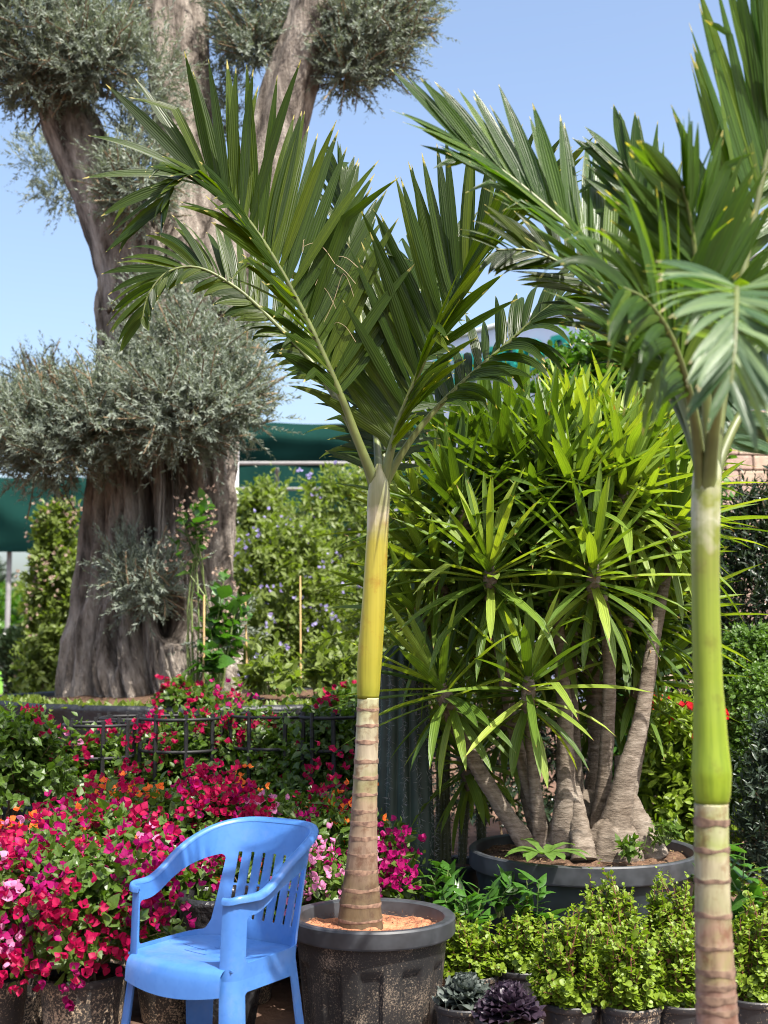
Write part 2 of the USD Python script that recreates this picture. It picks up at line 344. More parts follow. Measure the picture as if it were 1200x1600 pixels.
POTR = plain('pot_rim', (0.04, 0.044, 0.05), 0.42, 0.45, 22.0)
POTG = plain('grey_green_pot', (0.022, 0.032, 0.036), 0.45, 0.4, 10.0)
SOILR = plain('red_soil', (0.47, 0.20, 0.105), 0.95, 0.55, 22.0, 0.1, 0.9, 45.0, col2=(0.24, 0.10, 0.055), bdist=0.03)
SOILD = plain('dark_soil', (0.14, 0.085, 0.055), 0.95, 0.5, 30.0, 0.1, 0.8, 60.0, bdist=0.03)
BAG = plain('black_bag', (0.013, 0.013, 0.014), 0.3, 0.3, 6.0, 0.6, 0.9, 16.0, bdist=0.03)
LINER = plain('black_liner', (0.010, 0.012, 0.016), 0.5, 0.4, 5.0, 0.5, 0.8, 4.0, bdist=0.08)
BLACKW = plain('black_wire', (0.006, 0.006, 0.007), 0.6, 0.3, 30.0)
OBARK = M('olive_bark', {
    'g': ('geometry', {}), 'mp': ('mapping', {'scale': (1.0, 1.0, 0.22)}), 'n': ('noise_texture', {'scale': 9.0, 'detail': 8.0, 'roughness': 0.65}), 'n2': ('noise_texture', {'scale': 26.0, 'detail': 6.0, 'roughness': 0.7}),
    'r': ('rgb_ramp', {'ramp': [(0.36, (0.05, 0.04, 0.032)), (0.48, (0.20, 0.17, 0.143)), (0.66, (0.46, 0.41, 0.355))]}),
    'b': ('bump', {'strength': 1.0, 'distance': 0.14}), 'b2': ('bump', {'strength': 0.8, 'distance': 0.02}), 'p': ('principled_bsdf', {'roughness': 0.9, 'specular_ior_level': 0.2})},
    [('g.position', 'mp.vector'), ('mp.vector', 'n.vector'), ('g.position', 'n2.vector'), ('n.fac', 'r.fac'), ('n.fac', 'b.height'), ('n2.fac', 'b2.height'), ('b.normal', 'b2.normal'), ('b2.normal', 'p.normal'), ('r.color', 'p.base_color')], 'p.BSDF')
YBARK = M('yucca_bark', {
    'g': ('geometry', {}), 'mp': ('mapping', {'scale': (1.0, 1.0, 3.5)}), 'n': ('noise_texture', {'scale': 16.0, 'detail': 7.0, 'roughness': 0.7}), 'n2': ('noise_texture', {'scale': 5.0, 'detail': 3.0}),
    'r': ('rgb_ramp', {'ramp': [(0.3, (0.075, 0.058, 0.043)), (0.5, (0.18, 0.15, 0.12)), (0.7, (0.30, 0.26, 0.215))]}), 'b': ('bump', {'strength': 0.8, 'distance': 0.015}),
    'r2': ('rgb_ramp', {'ramp': [(0.3, (0.7, 0.66, 0.62)), (0.7, (1.05, 1.05, 1.05))]}), 'mu': ('mix', {'mix_type': 'multiply', 'fac': 1.0}),
    'p': ('principled_bsdf', {'roughness': 0.88, 'specular_ior_level': 0.2})},
    [('g.position', 'mp.vector'), ('mp.vector', 'n.vector'), ('g.position', 'n2.vector'), ('n.fac', 'r.fac'), ('n2.fac', 'r2.fac'), ('r.color', 'mu.color1'), ('r2.color', 'mu.color2'), ('n.fac', 'b.height'), ('b.normal', 'p.normal'), ('mu.color', 'p.base_color')], 'p.BSDF')
def streaky(name, stops, sc=(60.0, 60.0, 2.0), rough=0.45, bump=0.3, zr=None, patch=None):
    """fibrous stem; zr = (z low, z high, ramp) tints along the height (the plant's own colour bands)"""
    nodes = {'g': ('geometry', {}), 'mp': ('mapping', {'scale': sc}), 'n': ('noise_texture', {'scale': 1.0, 'detail': 5.0, 'roughness': 0.6}), 'r': ('rgb_ramp', {'ramp': stops}),
             'b': ('bump', {'strength': bump, 'distance': 0.004}), 'p': ('principled_bsdf', {'roughness': rough})}
    links = [('g.position', 'mp.vector'), ('mp.vector', 'n.vector'), ('n.fac', 'r.fac'), ('n.fac', 'b.height'), ('b.normal', 'p.normal')]
    last = 'r.color'
    if zr:
        nodes['s'] = ('separate_xyz', {}); nodes['bn'] = ('noise_texture', {'scale': 14.0, 'detail': 4.0}); nodes['ma'] = ('math', {'math_type': 'multiply_add', 'value2': zr[3] if len(zr) > 3 else 0.12})
        nodes['mr'] = ('map_range', {'from_min': zr[0], 'from_max': zr[1]}); nodes['zr'] = ('rgb_ramp', {'ramp': zr[2]}); nodes['mu'] = ('mix', {'mix_type': 'multiply', 'fac': 1.0})
        links += [('g.position', 's.vector'), ('g.position', 'bn.vector'), ('bn.fac', 'ma.value1'), ('s.z', 'ma.value3'), ('ma.value', 'mr.value'), ('mr.result', 'zr.fac'), ('zr.color', 'mu.color1'), ('r.color', 'mu.color2')]
        last = 'mu.color'
    if patch:
        nodes['pn'] = ('noise_texture', {'scale': patch[0], 'detail': 5.0, 'roughness': 0.7}); nodes['pr'] = ('rgb_ramp', {'ramp': [(patch[1], (1, 1, 1)), (patch[2], patch[3])]}); nodes['pm'] = ('mix', {'mix_type': 'multiply', 'fac': 1.0})
        links += [('g.position', 'pn.vector'), ('pn.fac', 'pr.fac'), (last, 'pm.color1'), ('pr.color', 'pm.color2')]
        last = 'pm.color'
    links.append((last, 'p.base_color'))
    return M(name, nodes, links, 'p.BSDF')
STONE = [plain('stone_block_%s' % c, col, 0.9, 0.3, 14.0, 0.2, 0.5, 60.0) for c, col in (('tan', (0.44, 0.33, 0.25)), ('rose', (0.40, 0.29, 0.235)), ('sand', (0.50, 0.40, 0.31)))]
MORTAR = plain('mortar', (0.25, 0.20, 0.165), 0.95, 0.3, 30.0)
WHITEW = plain('white_wall', (0.42, 0.47, 0.58), 0.85, 0.06, 1.5)
TEAL = plain('teal_sign', (0.0, 0.24, 0.18), 0.5, 0.1, 2.0)
NAVY = plain('navy_sign', (0.035, 0.07, 0.20), 0.5, 0.15, 2.0)
CHAR = plain('charcoal_sign', (0.04, 0.045, 0.05), 0.5, 0.15, 2.0)
WHITEP = plain('white_paint', (0.72, 0.73, 0.74), 0.5, 0.1, 4.0)
NET = leafmat('shade_net', [(0.2, (0.005, 0.034, 0.028)), (0.5, (0.010, 0.052, 0.044)), (0.85, (0.03, 0.082, 0.07))], rough=0.9, trans=0.3, tcol=(1.0, 1.1, 1.1), spec=0.1, nscale=0.22)
METAL = plain('grey_metal', (0.24, 0.24, 0.24), 0.45, 0.2, 6.0)
BAMBOO = plain('bamboo', (0.52, 0.36, 0.16), 0.6, 0.3, 12.0, stretch=(1, 1, 0.2))
CACT = plain('cactus_skin', (0.036, 0.06, 0.046), 0.55, 0.35, 9.0)
CACT2 = plain('olive_cactus_skin', (0.085, 0.095, 0.045), 0.6, 0.4, 9.0)
SPINE = plain('cactus_spine', (0.30, 0.30, 0.29), 0.6, 0.4, 40.0)

# ------------------------------------------------------------------ ground
GROUND = plain('bare_earth', (0.17, 0.105, 0.075), 0.95, 0.5, 3.0, 0.1, 0.5, 18.0, bdist=0.04)
gx = np.array([-400, -60, -20, -6, 0, 6, 20, 60, 400.0]); gy = np.array([-60, -10, 0, 5, 12, 30, 80, 300, 900.0])
G = np.stack([*np.meshgrid(gx, gy, indexing='ij'), np.zeros((9, 9))], -1)
v, f = grid(G)
single('ground', (v, f[:, ::-1] if np.cross(v[f[0, 1]] - v[f[0, 0]], v[f[0, 2]] - v[f[0, 0]])[2] < 0 else f), GROUND, kind='structure')
rng = np.random.default_rng(5)
LAWN = plain('lawn_turf', (0.13, 0.30, 0.035), 0.9, 0.2, 0.8, 0.1)
v, f = boxm((-24, 44, 0.02), (36, 22, 0.04))
single('lawn', (v, f), LAWN, kind='structure')
# ------------------------------------------------------------------ shrubs
def shoots(c, h, r, n, rg, base=0.25, m=12, bow=0.25, low=0.05, shell=0.55, ell=(1, 1), top=1.0, droop=0.0):
    az = rg.uniform(0, 2 * np.pi, n)
    cz = rg.uniform(low, 1.0, n) ** (1 / top)
    sr = np.sqrt(np.clip(1 - cz ** 2, 0, 1))
    rho = shell + (1 - shell) * rg.uniform(0, 1, n) ** 0.5
    rho = rho * rg.uniform(0.85, 1.12, n)
    tgt = np.stack([np.cos(az) * sr * r * ell[0] * rho, np.sin(az) * sr * r * ell[1] * rho, cz * h * rho], -1)
    b = np.stack([np.cos(az) * r * base * ell[0] * rg.uniform(0, 1, n), np.sin(az) * r * base * ell[1] * rg.uniform(0, 1, n), np.zeros(n)], -1)
    t = np.linspace(0, 1, m)[None, :, None]
    d = tgt - b
    up = np.array([0, 0, 1.0]) * np.linalg.norm(d, axis=1)[:, None]
    p = b[:, None] + d[:, None] * t + up[:, None] * bow * t * (1 - t) - up[:, None] * droop * t ** 3
    wob = rg.normal(0, 1, (n, 1, 3)) * 0.06 * np.linalg.norm(d, axis=1)[:, None, None]
    p = p + wob * np.sin(t * np.pi * 1.5)
    return p + np.asarray(c, float)
def shoot_leaves(p, k, L, W, rg, t0=0.35, alpha=60, prof=OVATE, jit=0.3, fold=0.25, curl=0.15, lvar=0.3, end_small=0.4, updir=0.35):
    n, m = p.shape[:2]
    t = np.linspace(t0, 1.0, k)[None] + rg.normal(0, 0.02, (n, k))
    t = np.clip(t, 0, 0.999) * (m - 1)
    i = np.minimum(t.astype(int), m - 2)
    fr = (t - i)[..., None]
    I = np.arange(n)[:, None]
    pos = p[I, i] * (1 - fr) + p[I, i + 1] * fr
    T = unit(p[I, i + 1] - p[I, i])
    a = unit(np.cross(T, rg.normal(0, 1, (n, 1, 3)) + np.zeros_like(T)))
    b = np.cross(T, a)
    ph = (np.arange(k) * 2.39996)[None] + rg.uniform(0, 6.28, (n, 1)) + rg.normal(0, 0.4, (n, k))
    R = a * np.cos(ph)[..., None] + b * np.sin(ph)[..., None]
    al = np.radians(alpha) * (1 - 0.45 * np.linspace(0, 1, k))[None, :, None] + rg.normal(0, 0.2, (n, k, 1))
    D = unit(T * np.cos(al) + R * np.sin(al) + rg.normal(0, jit, (n, k, 3)))
    N = unit(T + np.array([0, 0, updir]) + rg.normal(0, 0.25, (n, k, 3)))
    s = (1 + rg.uniform(-lvar, lvar, (n, k))) * (1 - (1 - end_small) * np.clip((np.linspace(0, 1, k) - 0.75) * 4, 0, 1))[None]
    return leaves(pos.reshape(-1, 3), D.reshape(-1, 3), N.reshape(-1, 3), (L * s).ravel(), (W * s).ravel(), prof, fold, curl)
def stems_mesh(p, r0, seg=4, every=1, r1=0.4):
    return cat([tube(q[::2] if len(q) > 8 else q, np.linspace(r0, r0 * r1, len(q[::2] if len(q) > 8 else q)), seg, cap=False) for q in p[::every]])
def bract_flowers(pos, dirs, rg, per=5, spread=0.04, size=0.034):
    n = len(pos)
    c = np.repeat(pos, per, 0) + rg.normal(0, spread, (n * per, 3))
    ax = unit(np.repeat(dirs, per, 0) * 0.5 + rg.normal(0, 0.7, (n * per, 3)) + np.array([0.1, -0.25, 0.35]))
    a = unit(np.cross(ax, rg.normal(0, 1, ax.shape))); b = np.cross(ax, a)
    out = []
    for k in range(3):
        q = k * 2.094
        R = a * math.cos(q) + b * math.sin(q)
        D = unit(ax * 0.75 + R * 0.75)
        N = unit(ax - R * 0.6)
        s = size * rg.uniform(0.7, 1.15, n * per)
        out.append(leaves(c + R * 0.003, D, N, s, s * 0.92, OVATE, fold=0.35, curl=-0.1))
    return cat(out)
def plant(name, label, category, c, h, r, n, k, L, W, leaf, seed, group=None, prof=OVATE, flowers=(), stem=STEM, sr=0.006, alpha=60, every=1, smooth=True, **kw):
    """a shrub of shoots with leaves all along them; flowers: (material, share of the shoots, bracts per shoot, spread, size)"""
    rg = np.random.default_rng(seed)
    lk = {q: kw.pop(q) for q in ('t0', 'jit', 'fold', 'curl', 'lvar', 'end_small', 'updir') if q in kw}
    p = shoots(c, h, r, n, rg, **kw)
    t = Thing(name, label, category, c, group)
    t.part('leaf_mass', shoot_leaves(p, k, L, W, rg, alpha=alpha, prof=prof, **lk), leaf, kind='stuff', smooth=smooth)
    t.part('stem_cluster', stems_mesh(p, sr, 4, every), stem, kind='stuff')
    for mat, share, per, spread, size in flowers:
        pick = rg.uniform(0, 1, n) < share
        q = p[pick]
        if len(q):
            tips = np.concatenate([q[:, -1], q[:, -3]])
            dr = unit(np.concatenate([q[:, -1] - q[:, -3]] * 2))
            t.part('flower_mass', bract_flowers(tips, dr, rg, per, spread, size), mat, kind='stuff', smooth=False)
    return t

def bushy(name, label, category, c, h, r, n, k, L, W, leaf, seed, group=None, prof=OVATE, flowers=(), stem=STEM, sr=0.007, tw=0.2, shape=(0.5, 0.42), low=0.0, ell=(1, 0.8), upward=0.45, t0=0.1, alpha=52, rmin=0.35, every=10, lump=0.35, nstem=10, smooth=False, fpow=1.0, **lk):
    """a dense bush: short leafy twigs spread through a rounded column; shape = (height of the widest place, narrowness towards the ends)"""
    rg = np.random.default_rng(seed)
    q = low + (1 - low) * rg.uniform(0, 1, n)
    az = rg.uniform(0, 2 * np.pi, n)
    R = r * np.sqrt(np.clip(1 - ((q - shape[0]) / (np.where(q > shape[0], 1.02 - shape[0], shape[0] + shape[1]))) ** 2, 0.02, 1))
    lm_ = 1 + lump * (meshkit.noise(np.stack([np.cos(az) * 1.6 + seed, np.sin(az) * 1.6, q * 3.2], -1), seed) - 0.5) * 2
    rho = rmin + (1 - rmin) * rg.uniform(0, 1, n) ** 0.6
    rad = R * lm_ * rho
    st = np.stack([np.cos(az) * rad * ell[0], np.sin(az) * rad * ell[1], q * h * (0.9 + 0.12 * lm_)], -1) + np.asarray(c, float)
    out = np.stack([np.cos(az) * ell[0], np.sin(az) * ell[1], np.zeros(n)], -1) * np.clip(1.1 - q, 0.2, 1)[:, None]
    dd = unit(out * rho[:, None] + np.array([0, 0, upward]) * (0.4 + q[:, None]) + rg.normal(0, 0.35, (n, 3)))
    ln = tw * rg.uniform(0.5, 1.2, n)
    t = np.linspace(0, 1, 8)[None, :, None]
    p = st[:, None] + dd[:, None] * ln[:, None, None] * t + (rg.normal(0, 0.18, (n, 1, 3)) * ln[:, None, None]) * t ** 2
    T_ = Thing(name, label, category, c, group)
    T_.part('leaf_mass', shoot_leaves(p, k, L, W, rg, t0=t0, alpha=alpha, prof=prof, **lk), leaf, kind='stuff', smooth=smooth)
    main = shoots(c, h * 0.85, r * 0.7, nstem, rg, low=0.3, base=0.35, shell=0.7, ell=ell)
    T_.part('stem_cluster', cat([stems_mesh(main, sr, 5), cat([tube(w[::4], sr * 0.3, 3, False) for w in p[::every]])]), stem, kind='stuff')
    for mat, share, per, spread, size in flowers:
        fld = meshkit.noise(st * 6.5 + len(mat.GetPath().pathString) * 3.7 + seed)
        pick = rg.uniform(0, 1, n) < share * np.clip((fld - 0.42) * 8, 0.03, 3.0) * (0.35 + 1.3 * q ** fpow) * np.clip(rho * 1.4 - 0.3, 0, 1)
        w = p[pick]
        if len(w):
            T_.part('flower_mass', bract_flowers(w[:, -1], unit(w[:, -1] - w[:, -3]), rg, per, spread, size), mat, kind='stuff', smooth=True)
    return T_

# ------------------------------------------------------------------ far background: nets, pole, building, wall
def net_sheet(x0, x1, y, ztop, zbot, sag, seed, n=40, m=14):
    u, w = np.meshgrid(np.linspace(0, 1, n), np.linspace(0, 1, m), indexing='ij')
    X = x0 + (x1 - x0) * u
    Z = ztop + (zbot - ztop) * w - sag * np.sin(np.pi * ((u * 3) % 1)) * (1 - 0.3 * w)
    Y = y + 0.35 * (meshkit.noise(np.stack([u * 6, w * 3, u * 0 + seed], -1)) - 0.5) - 0.5 * np.sin(np.pi * w) * 0.6
    return grid(np.stack([X, Y, Z], -1))
DN = 22.0
a, b = P(340, 662, DN), P(660, 662, DN)
nt = Thing('shade_house', 'long green netted shade house with metal rails behind the bushes between olive and palm', 'shade house', (a[0] + 3, DN, 0))
nt.part('net_panel', net_sheet(P(300, 0, DN)[0], P(700, 0, DN)[0], DN, P(0, 660, DN)[2], P(0, 728, DN)[2], 0.03, 1), NET, smooth=True)
nt.part('net_panel', net_sheet(P(300, 0, DN)[0], P(700, 0, DN)[0], DN + 2.5, P(0, 722, DN + 2.5)[2], 0.3, 0.0, 2), NET, smooth=True, label='shaded rear net wall seen below the rail')
r1 = P(0, 728, DN)[2]
nt.part('rail', tube([[P(300, 0, DN)[0], DN - 0.35, r1], [P(700, 0, DN)[0], DN - 0.35, r1]], 0.032, 8), METAL)
nt.part('rail', tube([[P(300, 0, DN)[0], DN + 0.6, r1 - 0.33], [P(700, 0, DN)[0], DN + 0.6, r1 - 0.33]], 0.03, 8), METAL)
for px in (310, 436, 560, 690):
    x = P(px, 0, DN)[0]
    nt.part('post', tube([[x, DN + 0.4, 0], [x, DN + 0.4, r1 + 0.02]], 0.035, 8), METAL)
nl = Thing('shade_net_wall', 'dark green net wall at the left edge beyond the olive tree', 'net wall', (P(30, 0, 24)[0], 24, 0))
nl.part('net_panel', net_sheet(P(-120, 0, 24)[0], P(250, 0, 24)[0], 24, P(0, 746, 24)[2], P(0, 862, 24)[2], 0.02, 4), NET, smooth=True)
for px in (-100, 40, 130):
    x = P(px, 0, 24.2)[0]
    nl.part('post', tube([[x, 24.2, 0], [x, 24.2, P(0, 748, 24)[2]]], 0.05, 8), METAL)
pl = Thing('lamp_pole', 'slim white pole standing right of the olive trunk before the green net', 'pole', (P(377, 0, 16)[0], 16, 0))
pl.part('shaft', tube([[pl.o[0], 16, 0.12], [pl.o[0], 16, P(0, 640, 16)[2]]], [0.045, 0.035], 12), WHITEP, smooth=40)
pl.part('base_plate', bbox_bevel((pl.o[0], 16, 0.06), (0.3, 0.3, 0.12), 0.02), METAL)
pl.part('lamp_head', bbox_bevel((pl.o[0], 15.75, P(0, 640, 16)[2] + 0.05), (0.16, 0.6, 0.09), 0.02), METAL)

# building: pale wall with raised sign, facing slightly to the left
bA, bB = P(640, 700, 33), P(1260, 700, 24)
bdir = unit((bB - bA)[:2]); blen = np.linalg.norm((bB - bA)[:2]); bang = math.atan2(bdir[1], bdir[0])
bn = np.array([bdir[1], -bdir[0]])
bt = P(900, 492, 29)[2]
def onwall(px, py):
    """point of the facade plane seen at that pixel"""
    a, b = (px - 600) / FPX, (800 - py) / FPX
    ray = np.array([a, _cp - b * _sp, _sp + b * _cp])
    s = (bA[:2] @ bn) / (ray[:2] @ bn)
    return np.array([0, 0, CZ]) + ray * s
bc = (bA + bB) / 2
bt = onwall(880, 520)[2] + 0.55
shop = Thing('shop_building', 'pale blue-white shop building behind the yucca with a raised sign', 'building', (bc[0], bc[1], 0))
hw = 4.0
ctr = bc[:2] - bn * hw
shop.part('wall', bbox_bevel((ctr[0], ctr[1], bt / 2), (blen, 2 * hw, bt), 0.03, bang), WHITEW)
shop.part('parapet_cap', bbox_bevel((ctr[0], ctr[1], bt + 0.04), (blen + 0.16, 2 * hw + 0.16, 0.08), 0.02, bang), WHITEP)
sign = Thing('shop_sign', 'teal raised capital letters with a round emblem on the pale building', 'sign', onwall(760, 580) * np.array([1, 1, 1.0]))
def place_flat(mesh, px, py):
    v, f = (np.array(mesh.vertices), np.array(mesh.faces)) if hasattr(mesh, 'vertices') else mesh
    o = onwall(px, py)
    ax = np.array([bdir[0], bdir[1], 0]); az = np.array([0, 0, 1.0]); an = np.array([bn[0], bn[1], 0])
    return o + v[:, :1] * ax + v[:, 1:2] * az + v[:, 2:3] * (an if True else an), f
LH = abs(onwall(680, 560)[2] - onwall(680, 601)[2])
for ch, px, py in (('L', 659, 611), ('P', 681, 607), ('I', 710, 601), ('J', 728, 597), ('O', 757, 592), ('R', 788, 587), ('n', 818, 582), ('P', 864, 575)):
    sign.part('letter', place_flat(meshkit.text_mesh(ch.upper() if ch != 'n' else 'O', LH, 0.16, True), px, py), TEAL)
def disc(r0, r1, d0, d1, n=56):
    pr = [(r0, d0), (r1, d0), (r1, d1), (r0, d1), (r0, d0)] if r0 > 0 else [(1e-4, d0), (r1, d0), (r1, d1), (1e-4, d1)]
    v, f = lathe(pr, (0, 0, 0), n)
    return v, f
RB = np.linalg.norm(onwall(974, 556) - onwall(936, 556))
sign.part('emblem_ring', place_flat(disc(RB * 0.82, RB, 0, 0.14), 974, 560), TEAL)
sign.part('emblem_band', place_flat(disc(RB * 0.70, RB * 0.82, 0, 0.12), 974, 560), CHAR)
sign.part('emblem_line', place_flat(disc(RB * 0.665, RB * 0.70, 0, 0.13), 974, 560), WHITEP)
sign.part('emblem_disc', place_flat(disc(0, RB * 0.665, 0, 0.12), 974, 560), NAVY)
sign.part('letter', place_flat(meshkit.text_mesh('I', LH * 1.1, 0.16, True), 1170, 532), TEAL)

# block wall at the right
YW = 13.0
wx0, wx1, wz1 = P(985, 0, YW)[0], P(1330, 0, YW)[0], P(0, 640, YW)[2]
wall = Thing('stone_wall', 'tan stone block wall at the right edge behind the dark olive shrub', 'wall', ((wx0 + wx1) / 2, YW, 0))
wall.part('mortar_core', boxm(((wx0 + wx1) / 2, YW + 0.13, wz1 / 2), (wx1 - wx0, 0.2, wz1)), MORTAR)
rg = np.random.default_rng(3)
bh, bw = 0.155, 0.285
winx, winz = P(1072, 940, YW)[0], P(1072, 940, YW)[2]
row = 0
z = 0.0
while z + bh < wz1 + 0.01:
    x = wx0 - (bw / 2 if row % 2 else 0)
    while x < wx1:
        a0, a1 = max(x, wx0), min(x + bw, wx1)
        if a1 - a0 > 0.06 and not (abs((a0 + a1) / 2 - winx) < 0.26 and abs(z + bh / 2 - winz) < 0.3):
            wall.part('block', bbox_bevel(((a0 + a1) / 2, YW - 0.02 + rg.normal(0, 0.004), z + bh / 2), (a1 - a0 - 0.012, 0.11, bh - 0.012), 0.012), STONE[rg.integers(3)])
        x += bw
    z += bh; row += 1
wp = wall.part('window', bbox_bevel((winx, YW - 0.02, winz), (0.30, 0.12, 0.36), 0.01), WHITEP)
wall.part('pane', boxm((winx - 0.065, YW - 0.083, winz), (0.10, 0.006, 0.29)), plain('window_glass', (0.25, 0.35, 0.45), 0.15, 0.1), parent=wp)
wall.part('pane', boxm((winx + 0.065, YW - 0.083, winz), (0.10, 0.006, 0.29)), '/World/Looks/window_glass', parent=wp)

# ------------------------------------------------------------------ bushes behind
def bush_at(px, pyb, pyt, wpx, Y, name, label, cat_, n, k, L, W, leaf, seed, z0=None, **kw):
    c = P(px, pyb, Y)
    if z0 is not None: c[2] = z0
    h = P(px, pyt, Y)[2] - c[2]
    if kw.pop('dense', False):
        return bushy(name, label, cat_, c, h, px2m(wpx / 2, Y), n, k, L, W, leaf, seed, **kw)
    return plant(name, label, cat_, c, h, px2m(wpx / 2, Y), n, k, L, W, leaf, seed, **kw)
far = 'shrubs behind the olive planter'
D_ = dict(dense=True, z0=0)
bush_at(108, 0, 815, 72, 13.5, 'flowering_shrub', 'tall pale green shrub with white blossom left of the olive trunk', 'shrub', 1200, 9, 0.085, 0.04, BUSH, 11, tw=0.2, flowers=((CREAM, 0.12, 4, 0.06, 0.035),), low=0.2, shape=(0.35, 0.4), **D_)
bush_at(412, 0, 790, 130, 14.5, 'leafy_shrub', 'yellow-green leafy shrub right of the olive trunk under the shade house rail', 'shrub', 1100, 9, 0.085, 0.04, BUSH, 12, tw=0.3, low=0.25, **D_)
bush_at(540, 0, 765, 190, 13.8, 'leafy_shrub', 'tall rounded green shrub with lilac flowers behind the palm stem', 'shrub', 1300, 9, 0.085, 0.04, BUSH, 13, tw=0.28, flowers=((LILAC, 0.06, 3, 0.04, 0.035),), low=0.25, shape=(0.5, 0.6), **D_)
bush_at(455, 0, 850, 190, 12.8, 'leafy_shrub', 'lower green shrub with lilac flowers left of the palm stem', 'shrub', 1200, 9, 0.08, 0.038, BUSH, 14, tw=0.28, flowers=((LILAC, 0.10, 3, 0.04, 0.035),), low=0.3, shape=(0.5, 0.6), **D_)
bush_at(640, 0, 840, 150, 12.2, 'leafy_shrub', 'green shrub showing in the gaps behind the cactus and the yucca', 'shrub', 1000, 9, 0.08, 0.038, BUSH, 15, tw=0.28, low=0.3, **D_)
bush_at(-12, 0, 880, 90, 66, 'far_shrub', 'tall grey far shrub at the left edge under the dark net wall', 'shrub', 900, 9, 0.35, 0.2, GREYB, 16, tw=1.0, low=0.1, **D_)
bush_at(5, 0, 945, 170, 58, 'far_shrub', 'bright far hedge across the lawn at the left edge', 'shrub', 900, 9, 0.35, 0.22, BRIGHT, 17, tw=1.0, **D_)
bush_at(110, 0, 930, 190, 60, 'far_shrub', 'far hedge across the lawn behind the pale flowering shrub', 'shrub', 900, 9, 0.35, 0.22, BUSH, 18, tw=1.0, **D_)
t = Thing('clipped_conifer', 'dark clipped conifer leaning at the left edge of the lawn', 'conifer', (P(50, 0, 20)[0], 20, 0))
pp = []
rg = np.random.default_rng(8)
cc, tp = P(62, 1075, 20), P(32, 985, 20)
cc[2] = 0.0
q = rg.uniform(0, 1, 3200); an = rg.uniform(0, 6.283, 3200)
rr = 0.34 * (np.clip((1 - q) * 6, 0, 1) ** 0.5) * (0.75 + 0.25 * rg.uniform(0, 1, 3200))
pos = cc + (tp - cc) * q[:, None] + np.stack([np.cos(an) * rr, np.sin(an) * rr, np.zeros_like(rr)], -1)
dd = np.stack([np.cos(an), np.sin(an), np.full_like(an, 0.7)], -1) + rg.normal(0, 0.3, (3200, 3))
t.part('crown', leaves(pos, dd, rg.normal(0, 1, (3200, 3)), 0.14, 0.07, RHOMB), DARKB, kind='stuff')
t.part('trunk', tube([cc, cc + (tp - cc) * 0.8], [0.07, 0.04], 8), STEM)

bush_at(900, 0, 570, 190, 8.6, 'rubber_bush', 'glossy bright green bush with round leaves rising above the yucca', 'bush', 1500, 12, 0.065, 0.04, BRIGHT, 21, tw=0.2, prof=ROUND, low=0.4, shape=(0.75, 0.5), lump=0.5, **D_)
bush_at(1035, 0, 600, 120, 8.4, 'rubber_bush', 'glossy green bush between the yucca and the right palm crown', 'bush', 900, 12, 0.065, 0.04, BRIGHT, 22, tw=0.2, prof=ROUND, low=0.4, shape=(0.75, 0.5), lump=0.5, **D_)
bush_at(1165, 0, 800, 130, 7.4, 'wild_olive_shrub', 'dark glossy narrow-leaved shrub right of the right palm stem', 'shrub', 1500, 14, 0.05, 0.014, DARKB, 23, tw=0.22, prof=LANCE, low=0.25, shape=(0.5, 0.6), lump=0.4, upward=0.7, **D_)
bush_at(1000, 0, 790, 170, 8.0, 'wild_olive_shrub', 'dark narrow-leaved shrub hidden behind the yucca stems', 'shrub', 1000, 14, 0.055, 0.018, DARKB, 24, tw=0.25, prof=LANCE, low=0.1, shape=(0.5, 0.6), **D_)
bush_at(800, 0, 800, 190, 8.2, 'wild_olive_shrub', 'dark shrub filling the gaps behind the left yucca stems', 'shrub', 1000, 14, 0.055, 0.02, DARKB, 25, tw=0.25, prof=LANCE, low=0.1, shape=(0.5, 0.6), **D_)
bush_at(1150, 0, 1000, 120, 6.7, 'clipped_hedge', 'light green fine-leaved clipped bush right of the right palm, uppermost', 'hedge', 2600, 9, 0.024, 0.016, HEDGE, 26, tw=0.07, low=0.5, shape=(0.8, 0.6), lump=0.12, rmin=0.75, **D_)
bush_at(1180, 0, 1062, 150, 6.2, 'clipped_hedge', 'green clipped rounded bush right of the right palm bulge', 'hedge', 3000, 9, 0.022, 0.015, HEDGE, 27, tw=0.06, low=0.4, shape=(0.8, 0.6), lump=0.12, rmin=0.75, **D_)
bush_at(1180, 0, 1160, 100, 5.7, 'silver_shrub', 'grey-leaved silvery shrub at the right edge beside the palm rings', 'shrub', 750, 13, 0.036, 0.012, GREYB, 28, tw=0.16, prof=LANCE, low=0.3, shape=(0.6, 0.6), upward=0.8, **D_)
bush_at(1045, 0, 1150, 150, 6.3, 'desert_rose', 'bright green bush with red flowers between yucca base and right palm', 'bush', 520, 10, 0.065, 0.028, SPEK, 29, tw=0.2, prof=ROUND, low=0.2, shape=(0.6, 0.6), flowers=((REDB, 0.06, 2, 0.02, 0.045),), **D_)
bush_at(985, 0, 1130, 90, 7.0, 'leafy_shrub', 'dark leafy filler shrub just right of the yucca base', 'shrub', 500, 10, 0.06, 0.03, CITRUS, 30, tw=0.2, low=0.2, **D_)

